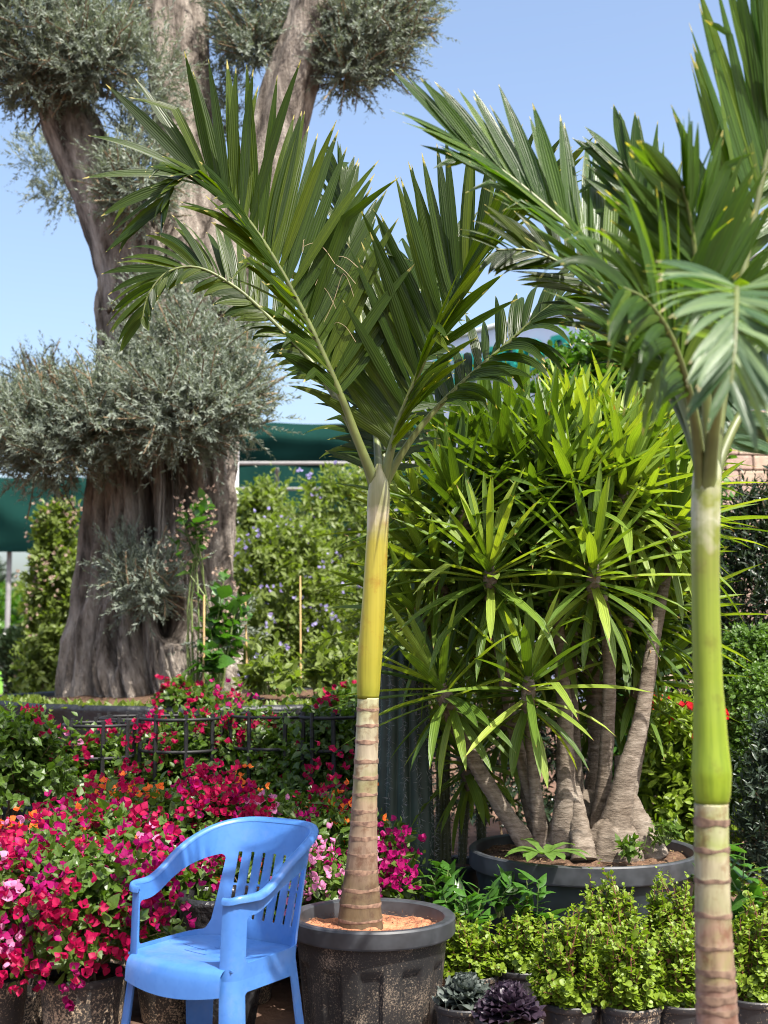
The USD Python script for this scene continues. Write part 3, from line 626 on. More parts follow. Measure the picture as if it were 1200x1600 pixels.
# ------------------------------------------------------------------ olive tree and its planter
YO = 10.0
pc = P(330, 1090, YO); pz = 0.92; pr_ = 1.62
pl = Thing('olive_planter', 'huge round black plastic planter wrapped in liner under the old olive', 'planter', (pc[0], YO, 0))
prof = [(pr_ * 0.93, 0.0), (pr_ * 0.95, 0.4), (pr_ * 0.98, 0.75), (pr_, pz - 0.03), (pr_ + 0.02, pz), (pr_, pz + 0.035), (pr_ - 0.03, pz + 0.02), (pr_ - 0.05, pz - 0.15)]
pl.part('liner', lathe(prof, (pc[0], YO, 0), 120, lambda th, z, i: 0.025 * np.sin(th * 23 + 3 * np.sin(th * 5)) * (z / pz) + 0.02 * np.sin(th * 51 + z * 6)), LINER, smooth=True)
nr = np.linspace(0.001, 1, 26); th = np.linspace(0, 2 * np.pi, 90)
RR, TT = np.meshgrid(nr, th, indexing='ij')
SX = RR * (pr_ - 0.03)
q = np.stack([pc[0] + SX * np.cos(TT), YO + SX * np.sin(TT), pz - 0.02 + 0.10 * (1 - RR ** 2) + 0.05 * (meshkit.fbm(np.stack([SX * np.cos(TT) * 4, SX * np.sin(TT) * 4, TT * 0], -1)) - 0.5) * (RR < 0.99)], -1)
pl.part('soil', grid(q), SOILD, smooth=True)

ot = Thing('olive_tree', 'ancient olive tree with a huge gnarled fluted trunk and grey-green leaf clumps', 'tree', (P(255, 0, YO)[0], YO, pz))
# trunk: fluted, twisted, hollowed
tz = np.array([1090, 1040, 980, 900, 830, 760, 680, 600, 520, 450, 400.0])
tcx = np.array([262, 254, 250, 250, 252, 255, 258, 262, 268, 272, 275.0])
thw = np.array([152, 134, 119, 107, 100, 97, 97, 100, 106, 108, 104.0])
nz, nth = 220, 460
ys = np.linspace(1096, 400, nz)
cx = np.array([P(np.interp(-y, -tz, tcx), y, YO)[0] for y in ys]); zz = np.array([P(0, y, YO)[2] for y in ys])
hwm = np.array([px2m(np.interp(-y, -tz, thw), YO) for y in ys])
TH, ZZ = np.meshgrid(np.linspace(0, 2 * np.pi, nth, endpoint=False), zz)
HW = hwm[:, None]
tw = TH + 0.16 * (ZZ - 1.0) + 0.25 * (meshkit.fbm(np.stack([np.cos(TH) * 1.5, np.sin(TH) * 1.5, ZZ * 0.7], -1), 3, 4) - 0.5)
cs = np.stack([np.cos(tw), np.sin(tw), ZZ * 0.16], -1)
fl = np.abs(2 * meshkit.noise(cs * np.array([4.4, 4.4, 1.6]) + 7, 2) - 1)
fl2 = np.abs(2 * meshkit.noise(cs * np.array([10.0, 10.0, 3.0]) + 3, 5) - 1)
fine = meshkit.fbm(np.stack([np.cos(tw) * 16, np.sin(tw) * 16, ZZ * 2.0], -1), 4, 9) - 0.5
knob = meshkit.fbm(np.stack([np.cos(TH) * 2.2, np.sin(TH) * 2.2, ZZ * 1.6], -1), 3, 21) - 0.5
Rm = HW * (0.70 + 0.50 * fl ** 0.38 + 0.26 * (fl2 ** 0.4 - 0.5) + 0.18 * fine + 0.25 * knob + 0.10 * (np.sqrt(np.abs(2 * meshkit.noise(cs * np.array([22.0, 22.0, 5.0]) + 11, 8) - 1)) - 0.5))
def hole(px, py, wx, wz, depth):
    """a rotted hollow on the camera's side of the trunk"""
    p = P(px, py, YO - 0.55)
    x0 = p[0]; z0 = p[2]
    xs = cx[:, None] + HW * np.cos(TH)
    g = ((xs - x0 - (ZZ - z0) * -0.12) / wx) ** 2 + ((ZZ - z0) / wz) ** 2
    return 1.5 * depth * np.exp(-g ** 3) * (np.sin(TH) < 0)
Rm = Rm - hole(262, 965, 0.13, 0.17, 0.34) - hole(222, 790, 0.05, 0.28, 0.3) - hole(300, 810, 0.055, 0.30, 0.3) - hole(345, 760, 0.05, 0.4, 0.22) - hole(352, 1010, 0.07, 0.16, 0.3) - hole(185, 900, 0.04, 0.25, 0.15) - hole(180, 1000, 0.035, 0.25, 0.14)
V = np.stack([cx[:, None] + Rm * np.cos(TH), YO + Rm * np.sin(TH) * 0.85, ZZ], -1)
V = np.concatenate([V, V[:, :1]], 1)
ot.part('trunk', grid(V[:, ::-1]), OBARK, smooth=True)
def limb(pts, radii, seed, n=44):
    path = spline([P(x, y, d) for x, y, d in pts], n)
    r = np.interp(np.linspace(0, 1, n), np.linspace(0, 1, len(radii)), [px2m(q, YO) for q in radii])
    rgl = np.random.default_rng(seed)
    ph = rgl.uniform(0, 6, 4)
    def mod(th, t):
        return 1 + 0.09 * np.sin(3 * th + ph[0] + t * 3) + 0.06 * np.sin(7 * th + ph[1] + 4 * t) + 0.10 * (meshkit.fbm(np.stack([np.cos(th) * 2 + 0 * t, np.sin(th) * 2 + 0 * t, t * 9 + 0 * th + ph[2]], -1), 3, seed) - 0.5) * 2
    return tube(path, r, 28, True, mod)
LIMBS = [([(235, 470, 9.9), (185, 350, 9.85), (140, 260, 9.8), (95, 170, 9.75), (70, 90, 9.7)], [70, 52, 44, 42, 26]),
         ([(285, 480, 10.0), (285, 330, 10.0), (278, 200, 9.95), (262, 60, 9.9), (250, -90, 9.9)], [80, 52, 42, 38, 32]),
         ([(300, 460, 10.2), (305, 300, 10.2), (300, 150, 10.2), (300, 20, 10.25), (308, -80, 10.3)], [60, 40, 30, 26, 22]),
         ([(335, 490, 10.0), (378, 370, 9.95), (430, 220, 9.9), (462, 110, 9.85), (495, 0, 9.8), (515, -90, 9.8)], [80, 56, 46, 43, 40, 38])]
for i, (pt, rd) in enumerate(LIMBS):
    ot.part('limb', limb(pt, rd, 40 + i), OBARK, smooth=True)
def leafclump(px, py, rx, ry, Y, n, seed, L=0.046, W=0.0115, dens=0.0, upward=0.5, k=26, depth=1.0):
    rg = np.random.default_rng(seed)
    c = P(px, py, Y)
    rX, rZ = px2m(rx, Y) * 0.95, px2m(ry, Y) * 0.93
    # many twigs: start in the clump's middle layer and run outwards and up
    dirs = unit(rg.normal(0, 1, (n, 3)))
    rho = rg.uniform(0.25, 0.95, n) ** 0.7
    rho = rho * (0.5 + 1.05 * meshkit.noise(dirs * 3.2 + seed))
    st = c + dirs * rho[:, None] * np.array([rX, rX * depth, rZ])
    dd = unit(dirs * 0.8 + np.array([0, 0, upward]) + rg.normal(0, 0.45, (n, 3)))
    ln = rg.uniform(0.14, 0.34, n)
    t = np.linspace(0, 1, 8)[None, :, None]
    p = st[:, None] + dd[:, None] * ln[:, None, None] * t + rg.normal(0, 0.05, (n, 1, 3)) * t ** 2
    return p, shoot_leaves(p, k, L, W, rg, t0=0.05, alpha=48, prof=RHOMB, jit=0.25, updir=0.3, curl=0.05)
CL = [(60, 60, 115, 85, 9.5, 620), (150, 95, 70, 70, 9.4, 360), (60, 130, 75, 42, 9.5, 260), (150, 20, 90, 60, 9.8, 300), (240, 130, 40, 80, 9.4, 80), (215, 230, 45, 60, 9.5, 60),
      (395, 30, 70, 60, 10.1, 300), (560, 60, 85, 60, 9.9, 520), (545, 110, 50, 38, 9.8, 150), (610, 20, 70, 50, 10.0, 330), (400, 75, 40, 30, 9.9, 110), (330, 110, 35, 80, 10.4, 60), (350, 190, 30, 60, 10.3, 40),
      (70, 250, 40, 40, 11.5, 55), (95, 300, 35, 30, 11.5, 60), (215, 290, 55, 60, 9.3, 230),
      (80, 690, 105, 62, 9.3, 620), (30, 660, 60, 45, 9.5, 200), (180, 650, 90, 70, 9.1, 480), (290, 645, 105, 66, 9.0, 520), (355, 620, 65, 70, 9.2, 280), (300, 550, 75, 55, 9.1, 140), (220, 570, 55, 50, 9.15, 100), (250, 480, 50, 50, 9.2, 70), (380, 560, 40, 60, 9.4, 60),
      (75, 615, 70, 55, 11.6, 160), (230, 915, 55, 40, 9.25, 120), (190, 880, 25, 40, 9.3, 40), (355, 990, 25, 35, 9.1, 24)]
for i, (px, py, rx, ry, Y, n) in enumerate(CL):
    p, lm = leafclump(px, py, rx, ry, Y, int(n * 1.75), 100 + i)
    cp = ot.part('leaf_clump', lm, OLIVE, kind='stuff')
    if n > 100:
        ot.part('twig_mass', cat([tube(q[::3], 0.006, 3, False) for q in p[::4]]), STEM, parent=cp, kind='stuff')
# growth on the planter in front of and beside the trunk
bush_at(345, 1075, 900, 90, 8.9, 'climber', 'thin climber with large lime leaves on a stake right of the trunk', 'climber', 16, 9, 0.13, 0.10, CITRUS, 61, sr=0.008, stem=GSTEM, t0=0.45, base=0.3, low=0.3, flowers=((CREAM, 0.3, 10, 0.05, 0.022),))
bush_at(305, 1085, 715, 34, 8.95, 'climber', 'tall thin climber with dry flower heads crossing the olive trunk', 'climber', 7, 8, 0.12, 0.09, CITRUS, 62, sr=0.008, stem=GSTEM, t0=0.75, base=0.5, low=0.85, flowers=((CREAM, 0.9, 14, 0.05, 0.022),))
bush_at(420, 1085, 985, 110, 9.0, 'weed_plant', 'low weedy plant with lilac flower heads right of the olive trunk', 'plant', 40, 10, 0.09, 0.05, BUSH, 63, sr=0.005, stem=GSTEM, t0=0.3, base=0.5, low=0.1, flowers=((LILAC, 0.2, 4, 0.04, 0.035),))
bush_at(520, 1090, 970, 130, 9.2, 'weed_plant', 'leafy green weed patch on the planter left of the palm stem', 'plant', 60, 10, 0.09, 0.05, BUSH, 64, sr=0.005, stem=GSTEM, t0=0.3, base=0.5, low=0.1)
for i, (px, yb, yt, Y, lb) in enumerate(((386, 1060, 935, 9.0, 'short bamboo stake beside the climber right of the trunk'), (470, 1080, 900, 9.6, 'tall bamboo stake among the shrubs left of the palm stem'), (318, 1100, 930, 8.75, 'thin bamboo cane in front of the olive trunk'))):
    a, b = P(px, yb, Y), P(px - 3 + 2 * i, yt, Y)
    s = Thing('bamboo_stake', lb, 'stake', a)
    s.part('cane', tube(spline([a, b], 30), 0.007 + 0.002 * (np.arange(30) % 6 == 0), 8), BAMBOO, smooth=50)
rg = np.random.default_rng(71)
n = 900
an = rg.uniform(np.pi * 1.05, np.pi * 1.95, n)
rad = pr_ - rg.uniform(0.02, 0.3, n)
p0 = np.stack([pc[0] + rad * np.cos(an), YO + rad * np.sin(an), np.full(n, pz)], -1)
dn = rg.normal(0, 1, (n, 3)) + np.array([0, -0.3, 0.9])
single('ground_cover', leaves(p0, dn, np.array([0, 0, 1.0]) + rg.normal(0, 0.3, (n, 3)), 0.075, 0.04, OVATE), BUSH, 'low pale green ground cover along the rim of the olive planter', 'ground cover', kind='stuff')
# ------------------------------------------------------------------ pots
def pot(name, label, px, pyr, Y, dia, mat, rimmat=None, soil=SOILD, group=None, flute=0, taper=0.78, rimh=0.022, rimw=0.01, soildrop=0.035, hh=None, mound=0.0, seg=64):
    c = P(px, pyr, Y)
    h = hh or c[2]
    base = np.array([c[0], Y, c[2] - h])
    R = dia / 2
    t = Thing(name, label, 'plant pot', base, group)
    rb = (R - rimw) * taper
    if flute:
        zz_ = np.linspace(0, h - rimh, 40)
        rs = rb + (R - rimw - rb) * (zz_ / (h - rimh))
        prof = [(1e-3, 0.0)] + list(zip(rs, zz_)) + [(R - rimw - 0.012, h - rimh), (R - rimw - 0.02, h - rimh)]
        def mod(th, z, i):
            m = 1 / (1 + np.exp(-14 * np.sin(th * flute)))
            vz = np.clip((0.70 * h - z) / 0.02, 0, 1)
            return -0.015 * m * vz * np.clip(z / 0.03, 0, 1) + 0 * th
        body = lathe(prof, base, 320, mod)
    else:
        prof = [(1e-3, 0.0), (rb - 0.004, 0.0), (rb, 0.006), (R - rimw, h - rimh), (R - rimw - 0.006, h - rimh)]
        body = lathe(prof, base, seg)
    t.part('body', body, mat, smooth=30)
    e = min(0.006, rimw * 0.6)
    rp = [(R - rimw - 0.008, h - rimh - 0.002), (R - e, h - rimh - 0.002), (R, h - rimh + e), (R, h - e), (R - e, h), (R - rimw * 1.1 - 0.004 + e, h), (R - rimw * 1.1 - 0.006, h - e), (R - rimw * 1.2 - 0.008 - 0.04 * h * (1 - taper), h - soildrop - 0.06)]
    t.part('rim', lathe(rp, base, seg * 2 if flute else seg), rimmat or mat, smooth=40)
    nr = np.linspace(0.001, 1, 18); th = np.linspace(0, 2 * np.pi, 64)
    RR, TT = np.meshgrid(nr, th, indexing='ij')
    rr = RR * (R - rimw * 1.2 - 0.006)
    X = np.stack([base[0] + rr * np.cos(TT), base[1] + rr * np.sin(TT), base[2] + h - soildrop + mound * (1 - RR ** 2) + (0.05 if R > 0.25 else 0.03) * (meshkit.fbm(np.stack([rr * np.cos(TT) * 14 + px, rr * np.sin(TT) * 14, 0 * TT], -1), 4) - 0.5) * (R > 0.2)], -1)
    sl = t.part('soil', grid(X), soil, smooth=True)
    if R > 0.25:
        rgd = np.random.default_rng(int(px))
        nn = 420
        an = rgd.uniform(0, 6.283, nn); ra = np.sqrt(rgd.uniform(0, 1, nn)) * (R - 0.05)
        pb = np.stack([base[0] + ra * np.cos(an), base[1] + ra * np.sin(an), np.full(nn, base[2] + h - soildrop + mound * 0.6 + 0.008)], -1)
        t.part('debris', leaves(pb, rgd.normal(0, 1, (nn, 3)) * [1, 1, 0.25], [0, 0, 1.0] + rgd.normal(0, 0.3, (nn, 3)), rgd.uniform(0.005, 0.018, nn), 0.004, RHOMB), SOILD if soil is SOILR else YUCD, parent=sl, kind='stuff')
    return np.array([base[0], base[1], base[2] + h - soildrop]), R

# ------------------------------------------------------------------ palms
def ringed_trunk(t, pts, radii, rings, mat, ringmat, seg=40):
    n = 160
    path = spline(pts, n)
    u = np.linspace(0, 1, n)
    r = np.interp(u, np.linspace(0, 1, len(radii)), radii)
    for q in rings:
        r = r + 0.0012 * np.exp(-((u - q) / 0.008) ** 2)
    t.part('trunk', tube(path, r, seg, True, lambda th, tt: 1 + 0.012 * np.sin(5 * th + 9 * tt)), mat, smooth=True)
    for q in rings:
        i0 = int(round(q * (n - 1)))
        i0 = min(max(i0, 1), n - 3)
        c = path[i0]; T = unit(path[i0 + 1] - path[i0 - 1])
        th = np.linspace(0, 2 * np.pi, 49)
        rgq = np.random.default_rng(int(q * 1e4))
        hgt = rgq.uniform(0.004, 0.008)
        rows = []
        for dz, dr in ((-hgt, 0.0003), (-hgt * 0.8, 0.0007), (hgt * 0.8, 0.0011), (hgt, 0.0004)):
            wob = 0.0009 * np.sin(th * 2 + q * 40) + 0.001 * np.sin(th * 5 + q * 90)
            R = (r[i0] + dr) * (1 + 0.012 * np.sin(5 * th + 9 * q))
            rows.append(np.stack([c[0] + R * np.cos(th), c[1] + R * np.sin(th), c[2] + dz * (1 + 0.45 * np.sin(th * 3 + q * 70) * np.sin(th * 1 + q * 11)) + wob], -1))
        X = np.array(rows)
        t.part('ring_scar', grid(X[::-1]), ringmat, smooth=True)
RSH = [0.35, 0.75, 0.95, 1.0, 0.97, 0.86, 0.66, 0.38, 0.03]
def frond(t, pts, n, sides, seed, t0=0.3, ref=(0, 1.0, 0), L=0.55, W=0.042, rr=(0.0125, 0.0022), leaf=PALM, joined=False, th=(62, 18), lprof=None, kinkp=0.1, nseg=8, droop=0.35, rib=PALMRIB):
    """pts: world points of the rachis. sides: list of (sign, phi degrees towards +ref normal, length factor)."""
    rg = np.random.default_rng(seed)
    m = 60
    path = spline(pts, m)
    rad = np.linspace(rr[0], rr[1], m) * (1 + (1.3 if YP - 0.5 < pts[0][1] else 0.5) * np.exp(-np.linspace(0, 1, m) * 11))
    fp = t.part('frond', tube(path, rad, 8, True, lambda a, s: 1 + 0.25 * np.cos(2 * a)), rib, smooth=True)
    T = unit(np.gradient(path, axis=0))
    ref = np.array(ref, float)
    lprof = lprof or [(0, 0.55), (0.25, 0.95), (0.5, 1.0), (0.8, 0.8), (1, 0.5)]
    acc = []
    for sg, phi, lf in sides:
        for k in range(n):
            s = (k + 0.5 + rg.uniform(-0.15, 0.15)) / n
            x = (t0 + (1 - t0) * s) * (m - 1)
            i = min(int(x), m - 2); fr = x - i
            p = path[i] * (1 - fr) + path[i + 1] * fr
            tt = unit(T[i] * (1 - fr) + T[i + 1] * fr)
            B = unit(ref - tt * (tt @ ref)); N = np.cross(tt, B)
            a = math.radians(th[0] + (th[1] - th[0]) * s + rg.normal(0, 4))
            ph = math.radians(phi + rg.normal(0, 9))
            side = N * math.cos(ph) * sg + B * math.sin(ph)
            d = unit(tt * math.cos(a) + side * math.sin(a))
            w = unit(tt - d * (tt @ d)); nb = np.cross(d, w)
            tw = math.radians(rg.normal(0, 22))
            w = w * math.cos(tw) + nb * math.sin(tw)
            Lk = L * lf * np.interp(s, [q[0] for q in lprof], [q[1] for q in lprof]) * rg.uniform(0.88, 1.1)
            kink = (rg.uniform(0.5, 0.8), rg.uniform(0.5, 1.1)) if rg.uniform() < kinkp else None
            bm = blade(p, d, w, Lk, W * rg.uniform(0.8, 1.15) * (0.75 + 0.25 * min(1, 2 * (1 - s) + 0.3)), droop * rg.uniform(0.5, 1.6), nseg, 0.32, RSH, kink)
            if joined: acc.append(bm)
            else: t.part('leaflet', bm, leaf, parent=fp, smooth=True, uv=blade_uv(1, nseg))
    if joined:
        t.part('leaflet_mass', cat(acc), leaf, parent=fp, smooth=True, kind='stuff', uv=blade_uv(len(acc), nseg))

YP = 4.5
sp, _ = pot('large_plant_pot', 'large black fluted pot with red soil holding the yellow-stemmed palm beside the chair', 581, 1428, YP, px2m(254, YP), POTL, POTR, SOILR, None, flute=11, taper=0.84, rimh=0.058, rimw=0.028, soildrop=0.05, mound=0.012)
def PP(x, y, dy=0.0): return P(x, y, YP + dy)
palm = Thing('palm_tree', 'slim palm with bright yellow crownshaft standing in the big pot beside the blue chair', 'palm', (PP(563, 1448)[0], YP, sp[2] - 0.02))
zb = sp[2] - 0.02
base_p = PP(563, 1448); base_p[2] = zb
TRK = streaky('palm_trunk_bark', [(0.3, (0.62, 0.56, 0.50)), (0.55, (0.92, 0.88, 0.80)), (0.75, (1.0, 1.0, 0.95))], (35, 35, 6), 0.75, 0.5,
              zr=(0.45, 1.25, [(0.0, (0.086, 0.058, 0.027)), (0.25, (0.108, 0.076, 0.040)), (0.36, (0.187, 0.130, 0.097)), (0.6, (0.238, 0.180, 0.122)), (0.68, (0.187, 0.173, 0.086)), (0.8, (0.317, 0.281, 0.216)), (1.0, (0.317, 0.324, 0.202))], 0.2), patch=(16.0, 0.48, 0.62, (0.62, 0.47, 0.38)))
SCAR = plain('ring_scar', (0.24, 0.15, 0.10), 0.9, 0.5, 60.0, col2=(0.09, 0.05, 0.035))
def urel(ys, y0, y1): return [(y0 - y) / (y0 - y1) for y in ys]
ringed_trunk(palm, [base_p, PP(563, 1400), PP(568, 1300), PP(572, 1190), PP(575, 1090)], [px2m(q, YP) / 2 for q in (72, 62, 49, 42, 38.5, 36.5, 34.5, 33)],
             urel([1420, 1398, 1375, 1350, 1325, 1302, 1280, 1262, 1236, 1212, 1186, 1158, 1132, 1108], 1448, 1090), TRK, SCAR)
CSH = streaky('crownshaft_yellow', [(0.3, (0.70, 0.72, 0.55)), (0.6, (1, 1, 1))], (70, 70, 1.5), 0.38, 0.15,
              zr=(1.15, 1.92, [(0.0, (0.17, 0.185, 0.02)), (0.2, (0.21, 0.20, 0.018)), (0.45, (0.255, 0.22, 0.02)), (0.8, (0.28, 0.24, 0.03)), (0.9, (0.28, 0.25, 0.08)), (0.95, (0.36, 0.32, 0.22)), (1.0, (0.20, 0.20, 0.10))], 0.16), patch=(10.0, 0.55, 0.7, (0.85, 0.62, 0.5)))
cs_path = spline([PP(575, 1092), PP(577, 1040), PP(584, 940), PP(589, 850), PP(591, 800), PP(592, 765), PP(592, 725)], 60)
cr = np.interp(np.linspace(0, 1, 60), [0, 0.05, 0.18, 0.45, 0.7, 0.86, 0.92, 1.0], [px2m(q, YP) / 2 for q in (33, 36, 38, 35, 33, 36, 30, 8)])
palm.part('crownshaft', tube(cs_path, cr, 32, True, lambda th, t: 1 + 0.03 * np.sin(2 * th + 3 * t)), CSH, smooth=True)
FIB = plain('leaf_base_fibre', (0.50, 0.46, 0.36), 0.85, 0.5, 60.0, stretch=(1, 1, 0.15))
# fronds (points in the picture, extra depth)
def path3(l): return [PP(*q) for q in l]
frond(palm, path3([(591, 822, 0), (588, 765, 0), (560, 690, -.05), (525, 600, -.1), (470, 480, -.15), (410, 375, -.2), (350, 300, -.25), (300, 270, -.28), (268, 290, -.32), (250, 335, -.34)]), 44,
      [(-1, 12, 1.0), (1, -70, 0.62)], 1, t0=0.30, L=0.58, W=0.043, th=(56, 36), kinkp=0.25, lprof=[(0, 0.75), (0.2, 1.0), (0.55, 1.0), (0.75, 0.72), (1, 0.36)], droop=0.25)
frond(palm, path3([(591, 822, 0), (586, 765, .05), (545, 660, .1), (490, 570, .18), (430, 505, .24), (370, 450, .28), (310, 418, .28), (262, 425, .26), (232, 460, .24), (222, 500, .24)]), 42,
      [(-1, 28, 0.85), (1, -20, 0.34)], 2, t0=0.38, L=0.43, W=0.034, th=(52, 34), kinkp=0.08, droop=0.6, lprof=[(0, 0.8), (0.3, 1.0), (0.7, 0.8), (1, 0.45)])
frond(palm, path3([(591, 822, 0), (598, 760, 0), (620, 670, -.02), (645, 605, -.05), (690, 500, -.1), (742, 405, -.13), (790, 348, -.16), (840, 312, -.2)]), 44,
      [(1, 10, 1.0), (-1, -75, 0.8)], 3, t0=0.20, L=0.54, W=0.041, th=(58, 12), kinkp=0.05, droop=0.12, lprof=[(0, 0.7), (0.3, 1.0), (0.6, 0.95), (1, 0.5)])
frond(palm, path3([(591, 822, 0), (600, 762, 0.05), (640, 690, .05), (690, 630, .05), (740, 582, .05), (800, 530, .05), (850, 485, .02), (885, 465, 0), (905, 490, -.02)]), 24,
      [(1, 35, 0.8), (-1, -60, 0.8)], 4, t0=0.42, L=0.36, W=0.036, th=(60, 40), kinkp=0.15, droop=1.0, joined=True)
frond(palm, path3([(591, 822, 0), (592, 755, 0.03), (588, 680, .18), (572, 560, .32), (555, 440, .42), (540, 340, .48), (528, 270, .5)]), 44,
      [(1, 30, 0.8), (-1, 30, 0.8)], 5, t0=0.2, L=0.44, W=0.034, th=(46, 12), kinkp=0.12, droop=0.15, joined=True)
frond(palm, path3([(591, 822, 0), (597, 760, 0.08), (602, 660, .25), (618, 570, .45), (645, 480, .6), (680, 410, .7), (725, 370, .75)]), 40,
      [(1, 20, 0.9), (-1, 20, 0.8)], 6, t0=0.15, L=0.44, W=0.034, th=(58, 25), kinkp=0.1, droop=0.3, joined=True)
frond(palm, path3([(591, 822, 0), (588, 765, 0.1), (562, 690, .3), (535, 610, .5), (512, 540, .62), (495, 480, .7), (470, 420, .75)]), 9,
      [(1, -10, 0.7), (-1, 20, 0.8)], 7, t0=0.25, L=0.42, W=0.032, th=(58, 30), kinkp=0.15, droop=0.8, joined=True)
# dry fibres hanging among the leaflets
rg = np.random.default_rng(77)
fb = []
for k in range(8):
    u = rg.uniform(0, 1)
    a = PP(505 - 60 * u + rg.normal(0, 5), 545 - 130 * u, -.11 - .04 * u)
    b = a + np.array([rg.uniform(0.02, 0.12), -0.02, rg.uniform(0.08, 0.28)])
    c = b + np.array([rg.uniform(-0.05, 0.10), -0.02, rg.uniform(-0.10, 0.03)])
    fb.append(tube(spline([a, (a + b) / 2 + [rg.normal(0, .015), 0, 0.01], b, (b + c) / 2 + [0, 0, 0.02], c], 24), 0.0009, 4, False))
palm.part('dry_fibres', cat(fb), plain('dry_fibre', (0.36, 0.28, 0.16), 0.8, 0.3, 30), kind='stuff')

# near palm at the right
YR = 2.75
def PR(x, y, dy=0.0): return P(x, y, YR + dy)
sr_, _ = pot('large_plant_pot', 'black pot below the picture edge holding the right palm', 1122, 1700, YR, 0.42, POTL, POTR, SOILR, None, flute=11, taper=0.84, rimh=0.045, rimw=0.02, soildrop=0.03)
palm2 = Thing('palm_tree', 'nearer green-stemmed palm at the right edge with brown rings on a pale trunk', 'palm', (PR(1123, 1690)[0], YR, sr_[2] - 0.02))
bp = PR(1124, 1690); bp[2] = sr_[2] - 0.02
TRK2 = streaky('right_trunk_bark', [(0.3, (0.55, 0.50, 0.47)), (0.5, (0.85, 0.82, 0.78)), (0.75, (1.0, 1.0, 1.0))], (40, 40, 7), 0.7, 0.5,
               zr=(0.58, 1.12, [(0.0, (0.177, 0.112, 0.088)), (0.35, (0.197, 0.126, 0.095)), (0.46, (0.204, 0.177, 0.082)), (0.52, (0.245, 0.163, 0.116)), (0.62, (0.245, 0.238, 0.136)), (0.8, (0.306, 0.286, 0.190)), (0.9, (0.245, 0.286, 0.095)), (1.0, (0.286, 0.286, 0.177))], 0.2), patch=(20.0, 0.48, 0.62, (0.66, 0.5, 0.42)))
SCAR2 = plain('ring_scar_red', (0.19, 0.125, 0.085), 0.9, 0.5, 55.0, col2=(0.075, 0.045, 0.03))
ringed_trunk(palm2, [bp, PR(1120, 1590), PR(1115, 1450), PR(1112, 1330), PR(1111, 1255)], [px2m(q, YR) / 2 for q in (72, 67, 62, 58, 55, 53, 52, 51.5)],
             urel([1672, 1650, 1622, 1590, 1567, 1545, 1528, 1512, 1492, 1457, 1415, 1368, 1322, 1283], 1690, 1255), TRK2, SCAR2)
CSH2 = streaky('crownshaft_green', [(0.3, (0.62, 0.68, 0.55)), (0.6, (1, 1, 1))], (60, 60, 1.2), 0.36, 0.15,
               zr=(1.12, 2.02, [(0.0, (0.09, 0.12, 0.010)), (0.08, (0.13, 0.185, 0.010)), (0.2, (0.16, 0.225, 0.012)), (0.6, (0.15, 0.19, 0.02)), (0.72, (0.16, 0.18, 0.03)), (0.78, (0.34, 0.34, 0.24)), (0.84, (0.18, 0.20, 0.04)), (0.92, (0.38, 0.38, 0.29)), (1.0, (0.34, 0.33, 0.24))], 0.35), patch=(14.0, 0.55, 0.7, (0.8, 0.72, 0.6)))
c2 = spline([PR(1112, 1257), PR(1112, 1220), PR(1109, 1130), PR(1104, 1000), PR(1102, 880), PR(1103, 780), PR(1105, 740), PR(1106, 690)], 60)
r2 = np.interp(np.linspace(0, 1, 60), [0, 0.03, 0.09, 0.18, 0.32, 0.6, 0.86, 0.92, 1], [px2m(q, YR) / 2 for q in (50, 57, 62, 53, 44.5, 42, 45, 42, 16)])
palm2.part('crownshaft', tube(c2, r2, 32, True, lambda th, t: 1 + 0.03 * np.sin(2 * th + 3 * t)), CSH2, smooth=True)
def path2(l): return [PR(*q) for q in l]
frond(palm2, path2([(1104, 805, 0), (1100, 745, 0.05), (1075, 650, .12), (1035, 560, .2), (980, 465, .26), (915, 380, .3), (840, 310, .32), (770, 255, .32), (712, 215, .3)]), 42,
      [(-1, 15, 0.95), (1, -50, 0.75)], 21, t0=0.28, L=0.40, W=0.032, th=(60, 16), leaf=PALMR, kinkp=0.1, droop=0.14, lprof=[(0, 0.8), (0.3, 1.0), (0.6, 0.9), (1, 0.6)])
frond(palm2, path2([(1104, 805, 0), (1098, 745, 0.1), (1065, 650, .25), (1010, 560, .4), (950, 480, .5), (890, 420, .55), (830, 392, .55), (775, 390, .52)]), 30,
      [(-1, 10, 0.85), (1, -20, 0.7)], 22, t0=0.42, L=0.27, W=0.024, th=(58, 28), leaf=PALM, kinkp=0.05, droop=0.45)
frond(palm2, path2([(1104, 805, 0), (1112, 745, 0), (1125, 640, .02), (1148, 500, .05), (1180, 330, .06), (1225, 140, .05), (1290, -40, 0)]), 40,
      [(1, -25, 1.0), (-1, 30, 1.0)], 23, t0=0.26, L=0.44, W=0.038, th=(50, 16), leaf=PALMR, kinkp=0.08, droop=0.1)
frond(palm2, path2([(1104, 805, 0), (1108, 745, -.03), (1118, 650, -.12), (1135, 540, -.28), (1148, 470, -.42), (1150, 450, -.55), (1150, 480, -.66), (1148, 540, -.72), (1142, 600, -.74)]), 36,
      [(1, 12, 0.75), (-1, 12, 0.95)], 24, t0=0.42, L=0.27, W=0.021, th=(66, 25), ref=(0, -0.5, 1.0), leaf=PALMP, kinkp=0.12, droop=0.35)
frond(palm2, path2([(1104, 805, 0), (1096, 750, -.02), (1088, 670, -.08), (1070, 590, -.16), (1045, 520, -.24), (1010, 470, -.3), (975, 450, -.34)]), 20,
      [(1, -40, 0.9), (-1, 40, 1.0)], 25, t0=0.45, L=0.32, W=0.030, th=(58, 40), leaf=PALMR, kinkp=0.4, droop=1.2)
